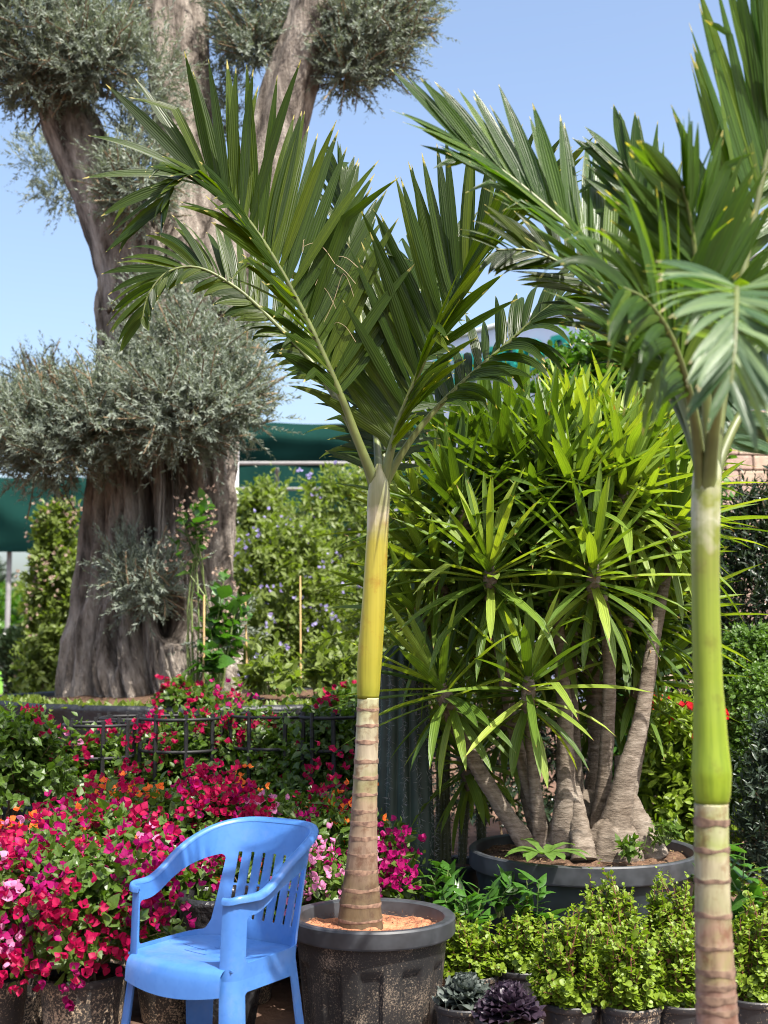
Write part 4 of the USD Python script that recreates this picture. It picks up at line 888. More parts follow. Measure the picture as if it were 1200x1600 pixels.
frond(palm2, path2([(1104, 805, 0), (1108, 740, 0.0), (1105, 640, -.05), (1098, 540, -.1), (1090, 440, -.16), (1080, 350, -.2), (1066, 290, -.25)]), 34,
      [(1, 10, 0.85), (-1, 20, 0.85)], 26, t0=0.35, L=0.32, W=0.030, th=(50, 18), leaf=PALMR, kinkp=0.15, droop=0.25, joined=True)
frond(palm2, path2([(1104, 805, 0), (1116, 745, 0.05), (1150, 660, .1), (1200, 590, .15), (1260, 560, .2), (1320, 570, .2)]), 24,
      [(1, 10, 0.85), (-1, 20, 0.85)], 27, t0=0.3, L=0.34, W=0.030, th=(58, 30), leaf=PALMP, kinkp=0.1, droop=0.4, joined=True)
frond(palm2, path2([(1104, 805, 0), (1104, 740, 0.06), (1092, 620, .15), (1070, 500, .22), (1040, 400, .28), (1005, 310, .3), (975, 250, .3)]), 34,
      [(1, 15, 0.9), (-1, 15, 0.9)], 28, t0=0.3, L=0.32, W=0.029, th=(52, 18), leaf=PALMR, kinkp=0.1, droop=0.2, joined=True)
# ------------------------------------------------------------------ yucca
YY = 5.5
yp, yR = pot('yucca_tub', 'wide black tub holding the multi-stemmed yucca', 912, 1324, YY, px2m(350, YY), POTG, POTR, SOILD, None, taper=0.82, rimh=0.075, rimw=0.022, soildrop=0.045, seg=96, mound=0.02)
yu = Thing('yucca', 'big multi-stemmed yucca with bright strap leaves rising from the wide tub', 'yucca', (P(920, 0, YY)[0], YY, yp[2]))
def PY(x, y, dy=0.0): return P(x, y, YY + dy)
STEMS = [([(1022, 1345, -.05), (1000, 1300, -.03), (978, 1240, -.0), (968, 1180, .02)], (60, 52, 36, 20)), ([(912, 1345, -.2), (906, 1290, -.15), (898, 1230, -.1)], (46, 34, 18)),
         ([(838, 1338, -.02), (790, 1270, -.1), (740, 1190, -.18), (705, 1120, -.22), (690, 1085, -.24)], (40, 30, 27, 25, 22)),
         ([(862, 1335, .0), (830, 1240, -.05), (800, 1130, -.12), (782, 1020, -.2), (766, 930, -.25)], (34, 24, 22, 21, 20)),
         ([(885, 1335, -.1), (885, 1240, -.1), (882, 1120, -.08), (872, 1000, -.05), (852, 880, 0), (835, 820, .05)], (62, 34, 28, 26, 26, 34)),
         ([(935, 1330, .0), (945, 1200, -.02), (952, 1080, -.1), (950, 1000, -.18), (940, 930, -.25)], (44, 27, 24, 22, 20)),
         ([(955, 1338, -.12), (975, 1220, -.12), (1000, 1130, -.1), (1022, 1000, -.05), (1040, 900, 0), (1052, 835, .02)], (76, 40, 29, 25, 22, 20)),
         ([(905, 1320, .15), (898, 1180, .15), (893, 1040, .15), (900, 900, .1), (910, 800, .1)], (34, 24, 22, 20, 18)),
         ([(848, 1335, -.05), (838, 1240, -.1), (828, 1150, -.2), (826, 1085, -.28)], (34, 22, 19, 17)),
         ([(925, 1320, .2), (935, 1150, .25), (915, 1000, .3), (880, 880, .3), (850, 760, .3)], (50, 38, 33, 28, 24)),
         ([(965, 1320, .25), (1000, 1150, .35), (1010, 1000, .4), (1000, 860, .4), (990, 760, .4)], (40, 28, 26, 24, 22)),
         ([(850, 1320, .25), (800, 1150, .4), (760, 1000, .5), (735, 860, .5), (715, 760, .5)], (40, 28, 26, 24, 22))]
for i, (pt, rd) in enumerate(STEMS):
    path = spline([PY(*q) for q in pt], 50)
    u = np.linspace(0, 1, 50)
    r = np.interp(u, np.linspace(0, 1, len(rd)), [px2m(q / 2, YY) * 0.86 for q in rd]) * (1 + 0.035 * np.sin(u * 160) + 0.03 * np.sin(u * 37 + i))
    yu.part('stem', tube(path, r, 20, True, lambda th, t: 1 + 0.05 * np.sin(3 * th + 8 * t + i) + 0.08 * (meshkit.fbm(np.stack([np.cos(th) * 2 + 0 * t, np.sin(th) * 2 + 0 * t, t * 14 + 0 * th], -1), 3, i) - 0.5)), YBARK, smooth=True)
def knob(px, py, dy, rx, rz, seed):
    s = trimesh.creation.icosphere(4, 1.0)
    v = np.array(s.vertices)
    k = 1 + 0.22 * (meshkit.fbm(v * 2.2 + seed, 4, seed) - 0.5)
    flt = 1 + 0.04 * np.sin(np.arctan2(v[:, 1], v[:, 0]) * 9 + seed)
    v = v * k[:, None] * np.array([px2m(rx, YY), px2m(rx, YY) * 0.8, px2m(rz, YY)])
    v[:, :2] *= (flt * (1 + 0.5 * np.clip(-v[:, 2] / px2m(rz, YY), 0, 1)))[:, None]
    return v + PY(px, py, dy), np.array(s.faces)
for k, a in enumerate([(958, 1322, -.13, 38, 44), (885, 1322, -.06, 34, 50), (920, 1300, .15, 50, 64)]):
    yu.part('root_swelling', knob(*a, seed=k + 3), YBARK, smooth=True)
ycount = [0]
def head(px, py, dy, axis, n, L, seed, pol=(8, 142), W=0.05, stiff=0.25, asparts=True):
    rg = np.random.default_rng(seed)
    c = PY(px, py, dy)
    A = unit(np.array(axis, float))
    X = unit(np.cross(A, [0.3, 1, 0.2])); Yv = np.cross(A, X)
    core = tube([c - A * 0.16, c - A * 0.04, c + A * 0.05], [0.026, 0.03, 0.012], 12)
    rp = yu.part('rosette', core, YBARK, smooth=True)
    acc = []
    for k in range(n):
        s = (k + 0.5) / n
        po = math.radians(pol[0] + (pol[1] - pol[0]) * s ** 0.9 + rg.normal(0, 5))
        az = k * 2.39996 + rg.normal(0, 0.12)
        R = X * math.cos(az) + Yv * math.sin(az)
        d = A * math.cos(po) + R * math.sin(po)
        w = np.cross(A, R)
        p = c + A * (0.05 - 0.20 * s) + R * 0.015
        Lk = L * rg.uniform(0.8, 1.1) * (0.75 + 0.35 * math.sin(math.pi * min(1, s * 1.2)))
        kink = (rg.uniform(0.35, 0.6), 0.6) if rg.uniform() < 0.06 else None
        acc.append(blade(p, d, w, Lk, W * rg.uniform(0.75, 1.15), stiff * (0.25 + 2.6 * s ** 1.6) * rg.uniform(0.5, 1.5), 6, rg.uniform(0.3, 0.6), [0.7, 0.8, 0.95, 1.0, 0.88, 0.6, 0.02], kink))
    if asparts and ycount[0] + n <= 300:
        ycount[0] += n
        for b in acc:
            yu.part('leaf', b, YUC, parent=rp, smooth=True, uv=blade_uv(1, 6))
    else:
        yu.part('leaf_mass', cat(acc), YUC, parent=rp, smooth=True, kind='stuff', uv=blade_uv(len(acc), 6))
HEADS = [(765, 890, -.27, (-.1, -.35, 1), 46, .46), (928, 885, -.28, (0, -.3, 1), 42, .44), (826, 1062, -.3, (0, -.3, 1), 26, .42), (688, 1070, -.25, (-.5, -.1, 1), 36, .42), (1055, 815, 0, (.3, -.1, 1), 40, .44),
         (838, 790, 0, (0, -.25, 1), 46, .46), (720, 800, -.1, (-.35, -.3, 1), 44, .46),
         (900, 770, -.1, (0, -.3, 1), 44, .48), (975, 770, -.05, (.1, -.3, 1), 44, .46), (780, 730, .05, (-.15, -.2, 1), 44, .48), (860, 725, .1, (0, -.2, 1), 46, .48), (940, 735, .1, (.1, -.2, 1), 44, .48),
         (700, 720, .2, (-.3, -.1, 1), 42, .46), (1010, 720, .2, (.25, -.1, 1), 42, .46), (660, 830, .1, (-.55, -.1, 1), 40, .44), (650, 960, .1, (-.7, 0, .8), 34, .44), (1000, 880, .3, (.3, 0, 1), 40, .42),
         (740, 695, .4, (-.2, 0, 1), 40, .46), (820, 690, .4, (0, 0, 1), 40, .46), (900, 695, .4, (0, 0, 1), 40, .46), (970, 700, .45, (.1, 0, 1), 40, .46), (800, 965, .15, (-.1, -.15, 1), 36, .42), (872, 940, .05, (0, -.2, 1), 36, .42), (985, 950, .12, (.2, -.15, 1), 36, .42), (1005, 800, .1, (.3, -.1, 1), 36, .44), (680, 900, .0, (-.5, -.15, 1), 36, .42), (860, 900, .35, (0, 0, 1), 40, .44), (1030, 960, .3, (.5, 0, .8), 34, .44), (730, 980, .35, (-.3, 0, 1), 40, .44), (880, 1010, .4, (0, 0, 1), 36, .42), (960, 1060, .45, (.2, 0, 1), 34, .42), (780, 1100, .4, (-.2, 0, 1), 34, .42), (1010, 1060, .35, (.6, -.1, .8), 28, .42), (720, 1180, .35, (-.3, 0, 1), 28, .4)]
for i, (x, y, dy, ax, n, L) in enumerate(HEADS):
    head(x, y, dy, ax, int(n * 1.45), L * 1.04, 300 + i, stiff=0.28, W=0.041)
wd = Thing('rosette_weed', 'flat grey-green weed with toothed leaves at the front of the yucca tub', 'weed', P(850, 1336, 5.12))
rg = np.random.default_rng(9)
for k in range(13):
    a = k * 2.4
    d = np.array([math.cos(a), math.sin(a) * 0.8 - 0.2, 0.35])
    wd.part('leaf', blade(wd.o + d * 0.01, d, np.cross([0, 0, 1], d), rg.uniform(0.10, 0.19), 0.045, 0.9, 7, 0.2, [0.3, 0.6, 0.55, 0.9, 0.75, 1.0, 0.7, 0.02]), HEDGE, smooth=True)
tb = [('small sprig with pale leaves at the right inside the yucca tub', 1040, 1318, 5.35, 0.13), ('tiny green sprig in the middle right of the yucca tub', 985, 1334, 5.2, 0.06)]
for lb, x, y, Y, h in tb:
    plant('tub_weed', lb, 'weed', P(x, y, Y), h, 0.07, 14, 6, 0.04, 0.022, BOUGL, 12 + x, sr=0.002, stem=GSTEM, t0=0.4)

# ------------------------------------------------------------------ cacti
def cactus(label, px, pyb, pyt, wpx, Y, ribs, mat, seed, spl=0.03, lean=0):
    b, tp = P(px, pyb, Y), P(px + lean, pyt, Y)
    h = tp[2] - b[2]; R = px2m(wpx / 2, Y)
    n = 60
    u = np.linspace(0, 1, n)
    zz_ = u * h
    r = R * np.clip((1 - (np.clip(zz_ - (h - R * 0.9), 0, None) / (R * 0.9)) ** 2), 0.0004, 1) ** 0.5 * (0.9 + 0.1 * np.sin(u * 5 + seed))
    th = np.linspace(0, 2 * np.pi, ribs * 10, endpoint=True)
    rib = 1 - 0.17 * (1 - np.abs(np.cos(th * ribs / 2)) ** 0.8) * 1.4
    X = np.stack([b[0] + (tp[0] - b[0]) * u[:, None] + r[:, None] * rib * np.cos(th), Y + r[:, None] * rib * np.sin(th), b[2] + zz_[:, None] + 0 * th], -1)
    t = Thing('column_cactus', label, 'cactus', b, 'column cacti left of the yucca tub')
    t.part('body', grid(X[:, ::-1]), mat, smooth=True)
    rg = np.random.default_rng(seed)
    Ps, Ds = [], []
    for k in range(ribs):
        a = 2 * np.pi * k / ribs
        if math.sin(a) > 0.5: continue
        for z in np.arange(0.03, h - R * 0.4, 0.022):
            i = z / h
            rr = np.interp(z, zz_, r)
            p = np.array([b[0] + (tp[0] - b[0]) * i + rr * math.cos(a), Y + rr * math.sin(a), b[2] + z])
            for q in range(5):
                Ps.append(p); Ds.append(np.array([math.cos(a), math.sin(a), 0]) * 0.7 + rg.normal(0, 0.7, 3))
    Ps, Ds = np.array(Ps), np.array(Ds)
    t.part('spine_mass', leaves(Ps, Ds, rg.normal(0, 1, Ps.shape), spl * rg.uniform(0.6, 1.2, len(Ps)), 0.0022, RHOMB, 0, 0), SPINE, kind='stuff')
YC = 5.75
pot('cactus_pot', 'dark pot of the thick blue-green cactus behind the palm stem', 628, 1352, YC, px2m(120, YC), POTG, None, SOILD, None, rimh=0.03, rimw=0.012)
cactus('thick blue-green column cactus with pale spines right behind the palm stem', 630, 1356, 1005, 96, YC, 12, CACT, 1)
pot('cactus_pot', 'dark pot of the slim cacti left of the yucca tub', 705, 1345, 6.0, px2m(110, 6.0), POTG, None, SOILD, None, rimh=0.03, rimw=0.012)
cactus('slim dark olive column cactus left of the yucca stems', 692, 1350, 1120, 27, 5.95, 9, CACT2, 2, 0.012)
cactus('pale slim cactus between the thick cactus and the dark slim one', 668, 1346, 1110, 16, 6.1, 8, CACT2, 3, 0.03)
cactus('short slim cactus nearest the left yucca stem', 752, 1348, 1190, 18, 6.1, 8, CACT2, 4, 0.014)
cactus('slim cactus leaning behind the left yucca stem', 722, 1350, 1150, 16, 6.05, 8, CACT2, 5, 0.014, 8)

# ------------------------------------------------------------------ wire cages round the middle bougainvilleas
def cage(label, px, pyt, pyb, wpx, Y, nposts, zr):
    c = P(px, pyt, Y); zt = c[2]; zb_ = 0.0
    R = px2m(wpx / 2, Y)
    t = Thing('support_cage', label, 'plant cage', (c[0], Y, zb_), 'black support cages round the middle bougainvilleas')
    rg = np.random.default_rng(int(px))
    for k in range(nposts):
        a = 2 * np.pi * k / nposts + 0.3
        p = np.array([c[0] + R * math.cos(a), Y + R * math.sin(a), 0])
        t.part('post', tube([p, p + [rg.normal(0, .008), 0, zt + 0.02]], 0.0105, 6), BLACKW, smooth=40)
    th = np.linspace(0, 2 * np.pi, 33)
    for z in zr:
        t.part('ring', tube(np.stack([c[0] + R * 1.01 * np.cos(th), Y + R * 1.01 * np.sin(th), np.full(33, z)], -1), 0.0088, 6, False), BLACKW, smooth=True)
for px, pyt, w, Y, lb in ((155, 1130, 106, 6.45, 'leftmost black wire cage above the crimson bougainvillea cluster'), (208, 1120, 100, 6.9, 'second black wire cage from the left, half behind the first'), (282, 1120, 122, 6.5, 'wide black wire cage in front of the olive trunk'),
                          (430, 1116, 136, 6.6, 'black wire cage midway between olive trunk and palm stem'), (515, 1118, 90, 6.3, 'black wire cage nearest the palm stem')):
    zt = P(px, pyt, Y)[2]
    cage(lb, px, pyt, 0, w, Y, 8, [zt - 0.005, zt - 0.16, zt - 0.34, zt - 0.55, 0.12])

# ------------------------------------------------------------------ bougainvilleas
BG = 'bougainvilleas in black pots on the left'
def boug(label, px, Y, rimy, dia, top_y, rpx, n, k, fl, seed, potlabel, potmat=POTD, leafL=0.048, potname='nursery_pot', rimmat=POTB, grp='potted bougainvilleas on the left', **kw):
    s, R = pot(potname, potlabel, px, rimy, Y, dia, potmat, rimmat, SOILD, 'black nursery pots', taper=0.74, rimh=0.022, rimw=0.009, soildrop=0.03)
    h = (P(px, top_y, Y)[2] - s[2]) * 0.80
    q = dict(low=0.28, shape=(0.55, 0.35), tw=0.16, lump=0.75, rmin=0.2, ell=(1, 0.9), upward=0.5)
    q.update(kw)
    return bushy('bougainvillea', label, 'bougainvillea', s, h, px2m(rpx, Y), int(n * 3.1), max(6, k // 2), leafL, leafL * 0.68, BOUGL, seed, grp, OVATE, fl, sr=0.005, alpha=62, **q)
F = lambda m, share, per=6, spread=0.036, size=0.026: (m, share * 0.24, int(per * 1.9), spread, size)
boug('crimson bougainvillea with pink blooms in the leftmost front pot', -20, 4.15, 1520, 0.27, 1365, 112, 90, 16, (F(CRIM, .5), F(PINK, .25), F(MAGE, .2)), 201, 'mud-splashed black nursery pot at the left edge of the front row')
boug('dense crimson bougainvillea in the front pot left of the chair', 128, 4.15, 1518, 0.275, 1352, 84, 130, 16, (F(CRIM, .45, 8), F(MAGE, .55, 8)), 202, 'mud-splashed black nursery pot left of the chair')
boug('crimson bougainvillea directly behind the chair seat', 268, 4.85, 1480, 0.30, 1365, 56, 60, 14, (F(CRIM, .35), F(MAGE, .35)), 203, 'muddy nursery pot seen under the chair seat')
boug('yellow-leaved bougainvillea above the black bag behind the chair', 385, 5.1, 1430, 0.28, 1345, 52, 60, 16, (F(ORAN, .2, 5), F(CRIM, .12, 4)), 204, 'black nursery pot standing behind the black bag')
boug('mixed pink and orange bougainvillea in the second row at the left edge', 30, 4.75, 1440, 0.28, 1345, 90, 80, 16, (F(ORAN, .35), F(CRIM, .25), F(PINK, .3)), 205, 'black nursery pot standing in the second row at the left edge', potname='nursery_pot')
boug('magenta bougainvillea in the second row above the front pots', 150, 4.75, 1440, 0.28, 1290, 105, 95, 16, (F(MAGE, .4, 7), F(CRIM, .3), F(PINK, .12)), 206, 'black nursery pot standing in the second row behind the crimson plant')
boug('orange and crimson bougainvillea in the third row left', 95, 5.4, 1400, 0.28, 1300, 85, 95, 18, (F(ORAN, .38), F(CRIM, .3)), 207, 'black nursery pot standing in the third row left')
boug('orange and red bougainvillea in the third row left of the chair back', 205, 5.35, 1400, 0.28, 1258, 100, 95, 18, (F(ORAN, .28), F(CRIM, .45), F(MAGE, .1)), 208, 'black nursery pot standing in the third row centre')
boug('bright crimson bougainvillea with long sprays left of the chair back', 315, 5.3, 1400, 0.28, 1235, 105, 110, 16, (F(CRIM, .6, 8), F(MAGE, .2), F(ORAN, .06)), 209, 'black nursery pot standing in the third row behind the chair arm')
boug('green and orange bougainvillea right behind the chair back', 410, 5.5, 1400, 0.28, 1262, 85, 85, 18, (F(ORAN, .2), F(CRIM, .15), F(PINK, .06)), 210, 'black nursery pot standing behind the chair back')
boug('crimson bougainvillea just right of the chair top', 478, 5.5, 1400, 0.28, 1258, 72, 80, 16, (F(CRIM, .45, 6), F(MAGE, .2)), 211, 'black nursery pot standing right of the chair top')
boug('orange-tipped bougainvillea left of the palm trunk', 530, 5.3, 1420, 0.28, 1275, 60, 70, 16, (F(ORAN, .16, 5), F(MAGE, .2)), 212, 'black nursery pot standing left of the palm trunk')
boug('deep magenta bougainvillea in shade right of the palm trunk base', 585, 5.25, 1440, 0.26, 1350, 58, 46, 12, (F(MAGE, .75, 8),), 213, 'black nursery pot standing in the shade behind the palm pot')
boug('small variegated bougainvillea with pale pink blooms behind the palm pot', 515, 4.95, 1470, 0.24, 1372, 34, 50, 14, (F(PINK, .3, 5), F(MAGE, .06)), 214, 'black nursery pot standing behind the palm pot rim', leafL=0.04)
boug('large green bougainvillea with scattered red flowers at the left edge', 5, 5.8, 1272, px2m(170, 5.8), 1125, 82, 120, 20, (F(CRIM, .14, 3, .02), ), 215, 'big grey-rimmed pot behind the left edge flowers', potmat=POTB, rimmat=POTR)
boug('pale pink-tipped bougainvillea left of the first wire cage', 85, 6.3, 1330, 0.3, 1150, 40, 60, 18, (F(PINK, .2, 4), F(CRIM, .1, 3)), 216, 'black nursery pot standing left of the first cage')
mid = ((155, 6.45, 1165, 40, (F(CRIM, .42, 8),), 'caged bougainvillea with a big crimson cluster in the leftmost cage'), (215, 6.9, 1165, 38, (F(CRIM, .12, 4), F(MAGE, .06, 4)), 'mostly green caged bougainvillea in the second cage'),
       (285, 6.5, 1120, 48, (F(CRIM, .2, 5), F(MAGE, .1, 4)), 'tall caged bougainvillea with red tips before the olive trunk'), (355, 6.7, 1105, 46, (F(CRIM, .3, 6), F(MAGE, .15, 4)), 'caged bougainvillea with a hanging red spray right of the olive trunk'),
       (430, 6.6, 1118, 56, (F(CRIM, .10, 4), F(MAGE, .05)), 'dense green caged bougainvillea midway to the palm'), (515, 6.35, 1105, 44, (F(CRIM, .2, 5),), 'tall caged bougainvillea beside the palm stem'), (560, 6.9, 1110, 46, (F(CRIM, .12, 4),), 'green bougainvillea behind the palm stem'))
for i, (px, Y, ty, r, fl, lb) in enumerate(mid):
    boug(lb, px, Y, 1330, 0.3, ty, r, 150, 16, tuple((q[0], q[1] * 0.8) + q[2:] for q in fl), 230 + i, 'nursery pot under the %s' % lb.replace('caged bougainvillea', 'bougainvillea'), low=0.05, shape=(0.6, 0.7), tw=0.2)
bush_at(290, 1106, 1050, 130, 8.55, 'bougainvillea', 'low bougainvillea with red tips on the planter rim before the trunk', 'bougainvillea', 60, 12, 0.06, 0.04, BOUGL, 250, sr=0.004, base=0.6, low=0.05, flowers=((CRIM, .14, 3, .03, .036),), t0=0.25)
bush_at(560, 1106, 1060, 120, 8.6, 'bougainvillea', 'low green bougainvillea on the planter rim behind the palm stem', 'bougainvillea', 60, 12, 0.06, 0.04, BOUGL, 251, sr=0.004, base=0.6, low=0.05, flowers=((CRIM, .12, 3, .03, .036),), t0=0.25)
bush_at(560, 1330, 1235, 60, 5.7, 'citrus_seedling', 'small lime-green seedling left of the palm trunk', 'seedling', 20, 10, 0.07, 0.035, CITRUS, 252, z0=0.3, sr=0.004, base=0.3, low=0.2, stem=GSTEM)

# pot in a black plastic bag behind the chair
bgc = P(348, 1400, 4.7)
bag = Thing('bagged_pot', 'plant pot wrapped in a crumpled black plastic bag behind the chair', 'bag', (bgc[0], 4.7, 0))
n = 46
zz_ = np.concatenate([np.linspace(0, bgc[2] - 0.03, 30), [bgc[2] - 0.012, bgc[2], bgc[2] + 0.012, bgc[2] + 0.005, bgc[2] - 0.03, bgc[2] - 0.07]])
rr_ = np.concatenate([np.linspace(0.115, 0.15, 30), [0.158, 0.158, 0.148, 0.138, 0.132, 0.125]])
def bmod(th, z, i):
    q = np.stack([np.cos(th) * 2.2 + 0 * z, np.sin(th) * 2.2 + 0 * z, z * 7 + 0 * th], -1)
    q2 = np.stack([np.cos(th) * 7 + 0 * z, np.sin(th) * 7 + 0 * z, z * 18 + i * 0.3 + 0 * th], -1)
    return 0.03 * (meshkit.fbm(q, 3, 3) - 0.5) + 0.022 * np.abs(meshkit.noise(q2, 4) - 0.5)
bag.part('bag', lathe(np.stack([rr_, zz_], 1), (bgc[0], 4.7, 0), 160, bmod), BAG, smooth=True)
bag.part('soil', lathe([(1e-3, bgc[2] - 0.06), (0.125, bgc[2] - 0.065), (0.125, bgc[2] - 0.08)], (bgc[0], 4.7, 0), 32), SOILD)

# ------------------------------------------------------------------ jade bushes, kale, seedlings on the right
def jade(label, px, rimy, Y, topy, rpx, seed, potlabel, n=120, dia=None):
    s, R = pot('nursery_pot', potlabel, px, rimy, Y, dia or 0.205, POTB, POTB, SOILD, 'black nursery pots', taper=0.8, rimh=0.02, rimw=0.007, soildrop=0.02)
    h = P(px, topy, Y)[2] - s[2]
    plant('jade_bush', label, 'bush', s, h, px2m(rpx * 0.86, Y), n, 20, 0.0235, 0.019, SPEK, seed, 'jade bushes in nursery pots', ROUND, (), plain('red_stem', (0.16, 0.06, 0.035), 0.6, 0.4, 20) if not UsdShade.Material.Get(stage, '/World/Looks/red_stem') else '/World/Looks/red_stem', sr=0.0032, alpha=70, every=1, base=0.5, low=0.1, shell=0.45, bow=0.35, t0=0.22, ell=(1, 0.8), jit=0.35)
jade('big fresh green jade bush right of the purple kale', 893, 1562, 4.3, 1418, 92, 401, 'black nursery pot right of the purple kale pot', 230, 0.205)
jade('green jade bush left of the right palm trunk', 985, 1566, 4.25, 1420, 78, 402, 'black nursery pot between the kale bush and the right palm', 190, 0.205)
jade('green jade bush touching the left side of the right palm trunk', 1066, 1562, 4.3, 1430, 66, 403, 'black nursery pot partly behind the right palm trunk', 160, 0.205)
jade('green jade bush right of the right palm trunk', 1180, 1552, 4.35, 1395, 66, 404, 'black nursery pot right of the right palm trunk', 170, 0.24)
jade('tall-tipped jade bush under the yucca tub', 950, 1500, 4.7, 1350, 76, 405, 'black nursery pot under the tall-tipped jade bush', 150)
jade('jade bush under the right end of the yucca tub', 1050, 1490, 4.75, 1358, 66, 406, 'black nursery pot under the right end of the yucca tub', 150)
jade('low jade bush right beside the large palm pot', 735, 1520, 4.75, 1425, 64, 407, 'black nursery pot under the low jade bush beside the palm pot', 130)
jade('jade bush behind the two kale plants', 815, 1510, 4.8, 1405, 66, 408, 'black nursery pot under the jade bush behind the kale', 140)
jade('jade bush at the right edge behind the palm rings', 1205, 1500, 4.8, 1350, 50, 409, 'black nursery pot under the jade bush at the right edge', 90)
def broadleaf(name, label, px, py, Y, topy, rpx, ns, nl, L, W, seed, mat=CITRUS, z0=None):
    c = P(px, py, Y)
    if z0 is not None: c[2] = z0
    h = P(px, topy, Y)[2] - c[2]
    rg = np.random.default_rng(seed)
    p = shoots(c, h, px2m(rpx, Y), ns, rg, base=0.3, low=0.35, bow=0.25, shell=0.6)
    t = Thing(name, label, 'plant', c, 'broad-leaved seedlings on the right')
    t.part('stem_cluster', stems_mesh(p, 0.004), GSTEM, kind='stuff')
    for q in p:
        m = len(q)
        for k in range(nl):
            s = 0.3 + 0.7 * (k + 0.6) / nl
            i = min(int(s * (m - 1)), m - 2)
            T = unit(q[i + 1] - q[i])
            a = unit(np.cross(T, rg.normal(0, 1, 3)))
            d = unit(T * 0.6 + a + np.array([0, 0, 0.1]))
            t.part('leaf', blade(q[i], d, np.cross(d, T + [0, 0, .2]), L * rg.uniform(.7, 1.15), W * rg.uniform(.8, 1.1), 0.8 * rg.uniform(.4, 1.4), 6, 0.25, [0.12, 0.75, 1.0, 0.92, 0.66, 0.3, 0.02]), mat, smooth=True)
broadleaf('citrus_seedling', 'tall broad-leaved seedling behind the right palm rings', 1160, 1500, 4.75, 1270, 40, 5, 9, 0.13, 0.06, 501, z0=0.2)
broadleaf('citrus_seedling', 'sunlit broad-leaved seedling left of the yucca tub front', 838, 1480, 4.85, 1335, 40, 5, 9, 0.095, 0.038, 502, z0=0.25)
broadleaf('citrus_seedling', 'shaded dark broad-leaved seedling below the cacti', 705, 1470, 5.2, 1330, 60, 8, 9, 0.10, 0.042, 503, z0=0.25)
broadleaf('citrus_seedling', 'lime-green seedling just right of the large palm pot', 735, 1470, 4.9, 1385, 45, 5, 8, 0.10, 0.034, 504, z0=0.25)
broadleaf('citrus_seedling', 'shaded seedling right of the thick cactus pot', 775, 1430, 5.15, 1345, 40, 5, 8, 0.09, 0.04, 505, z0=0.3)
broadleaf('citrus_seedling', 'low broad-leaved seedling at the right edge beside the tub', 1130, 1420, 5.2, 1300, 45, 5, 8, 0.10, 0.045, 506, z0=0.3)
def kale(label, px, rimy, Y, dia, wpx, topy, mat, seed, potlabel, frill):
    s, R = pot('nursery_pot', potlabel, px, rimy, Y, dia, POTB, POTB, SOILD, 'black nursery pots', taper=0.8, rimh=0.02, rimw=0.007, soildrop=0.02)
    t = Thing('ornamental_kale', label, 'kale', s, 'ornamental kales')
    rg = np.random.default_rng(seed)
    Rk = px2m(wpx / 2, Y); H = P(px, topy, Y)[2] - s[2]
    n = 44
    for k in range(n):
        q = (k + 0.5) / n
        az = k * 2.39996
        el = math.radians(80 - 88 * q)
        L = Rk * (0.45 + 0.62 * q)
        nu, nv = 10, 33
        u, v = np.meshgrid(np.linspace(0, 1, nu), np.linspace(-1, 1, nv), indexing='ij')
        fw = np.sin(np.clip(u, 0, 1) * math.pi * 0.62) ** 0.7
        W = L * 0.62
        ruf = frill * u ** 2 * (0.35 + np.abs(v) ** 1.5 + 0.4 * u) * L
        ph = rg.uniform(0, 6)
        x = u * L * (1 - 0.12 * v ** 2) + ruf * 0.6 * np.sin(v * 11 + ph)
        y = v * W * fw + ruf * 0.5 * np.cos(v * 13 + ph * 2)
        z = 0.28 * L * u ** 2 * (1 if q < 0.6 else 0.3) + 0.25 * W * v ** 2 * fw + ruf * np.sin(v * 14 + u * 4 + ph)
        ce, se = math.cos(el), math.sin(el)
        X = x * ce - z * se; Z = x * se + z * ce
        ca, sa = math.cos(az), math.sin(az)
        base = s + np.array([0, 0, H * (0.55 - 0.42 * q)])
        X, Yq = X * ca - y * sa, X * sa + y * ca
        t.part('leaf', grid(np.stack([base[0] + X, base[1] + Yq, base[2] + Z * 0.62], -1)), mat, smooth=True)
    t.part('stalk', tube([s + [0, 0, -0.01], s + [0, 0, H * 0.5]], [0.016, 0.012], 10), GSTEM)
kale('purple ornamental kale with frilled grey-violet leaves in front of the jade bush', 795, 1588, 4.12, 0.215, 98, 1508, KALEP, 601, 'black nursery pot holding the purple kale', 0.11)
kale('grey-green curly kale between the palm pot and the purple kale', 728, 1566, 4.3, 0.21, 84, 1500, KALEG, 602, 'black nursery pot holding the grey-green kale', 0.17)
# ------------------------------------------------------------------ blue plastic armchair
CH = P(350, 1700, 3.93); CH[2] = 0.0
YAW = math.radians(-33)            # the chair faces left towards the camera
chair = Thing('plastic_chair', 'bright blue moulded plastic armchair standing beside the palm pot', 'chair', CH)
cw, sw = math.cos(YAW), math.sin(YAW)
def C2W(v):
    v = np.asarray(v, float)
    return np.stack([CH[0] + v[:, 0] * cw - v[:, 1] * sw, CH[1] + v[:, 0] * sw + v[:, 1] * cw, CH[2] + v[:, 2]], -1)
HWD, YF, YB = 0.203, -0.208, 0.163
ctrl = [(-HWD + 0.046, YF - 0.004), (-HWD + 0.02, YF - 0.004), (-HWD, YF + 0.02), (-HWD, YF + 0.10), (-HWD, -0.02)]
a = np.linspace(0, np.pi / 2, 12)[1:]
ctrl += [(-HWD * math.cos(t) ** 0.72, -0.0 + YB * math.sin(t) ** 0.72) for t in a]
right = [(-x, y) for x, y in ctrl[:-1]][::-1]
cl = np.array(ctrl + right)
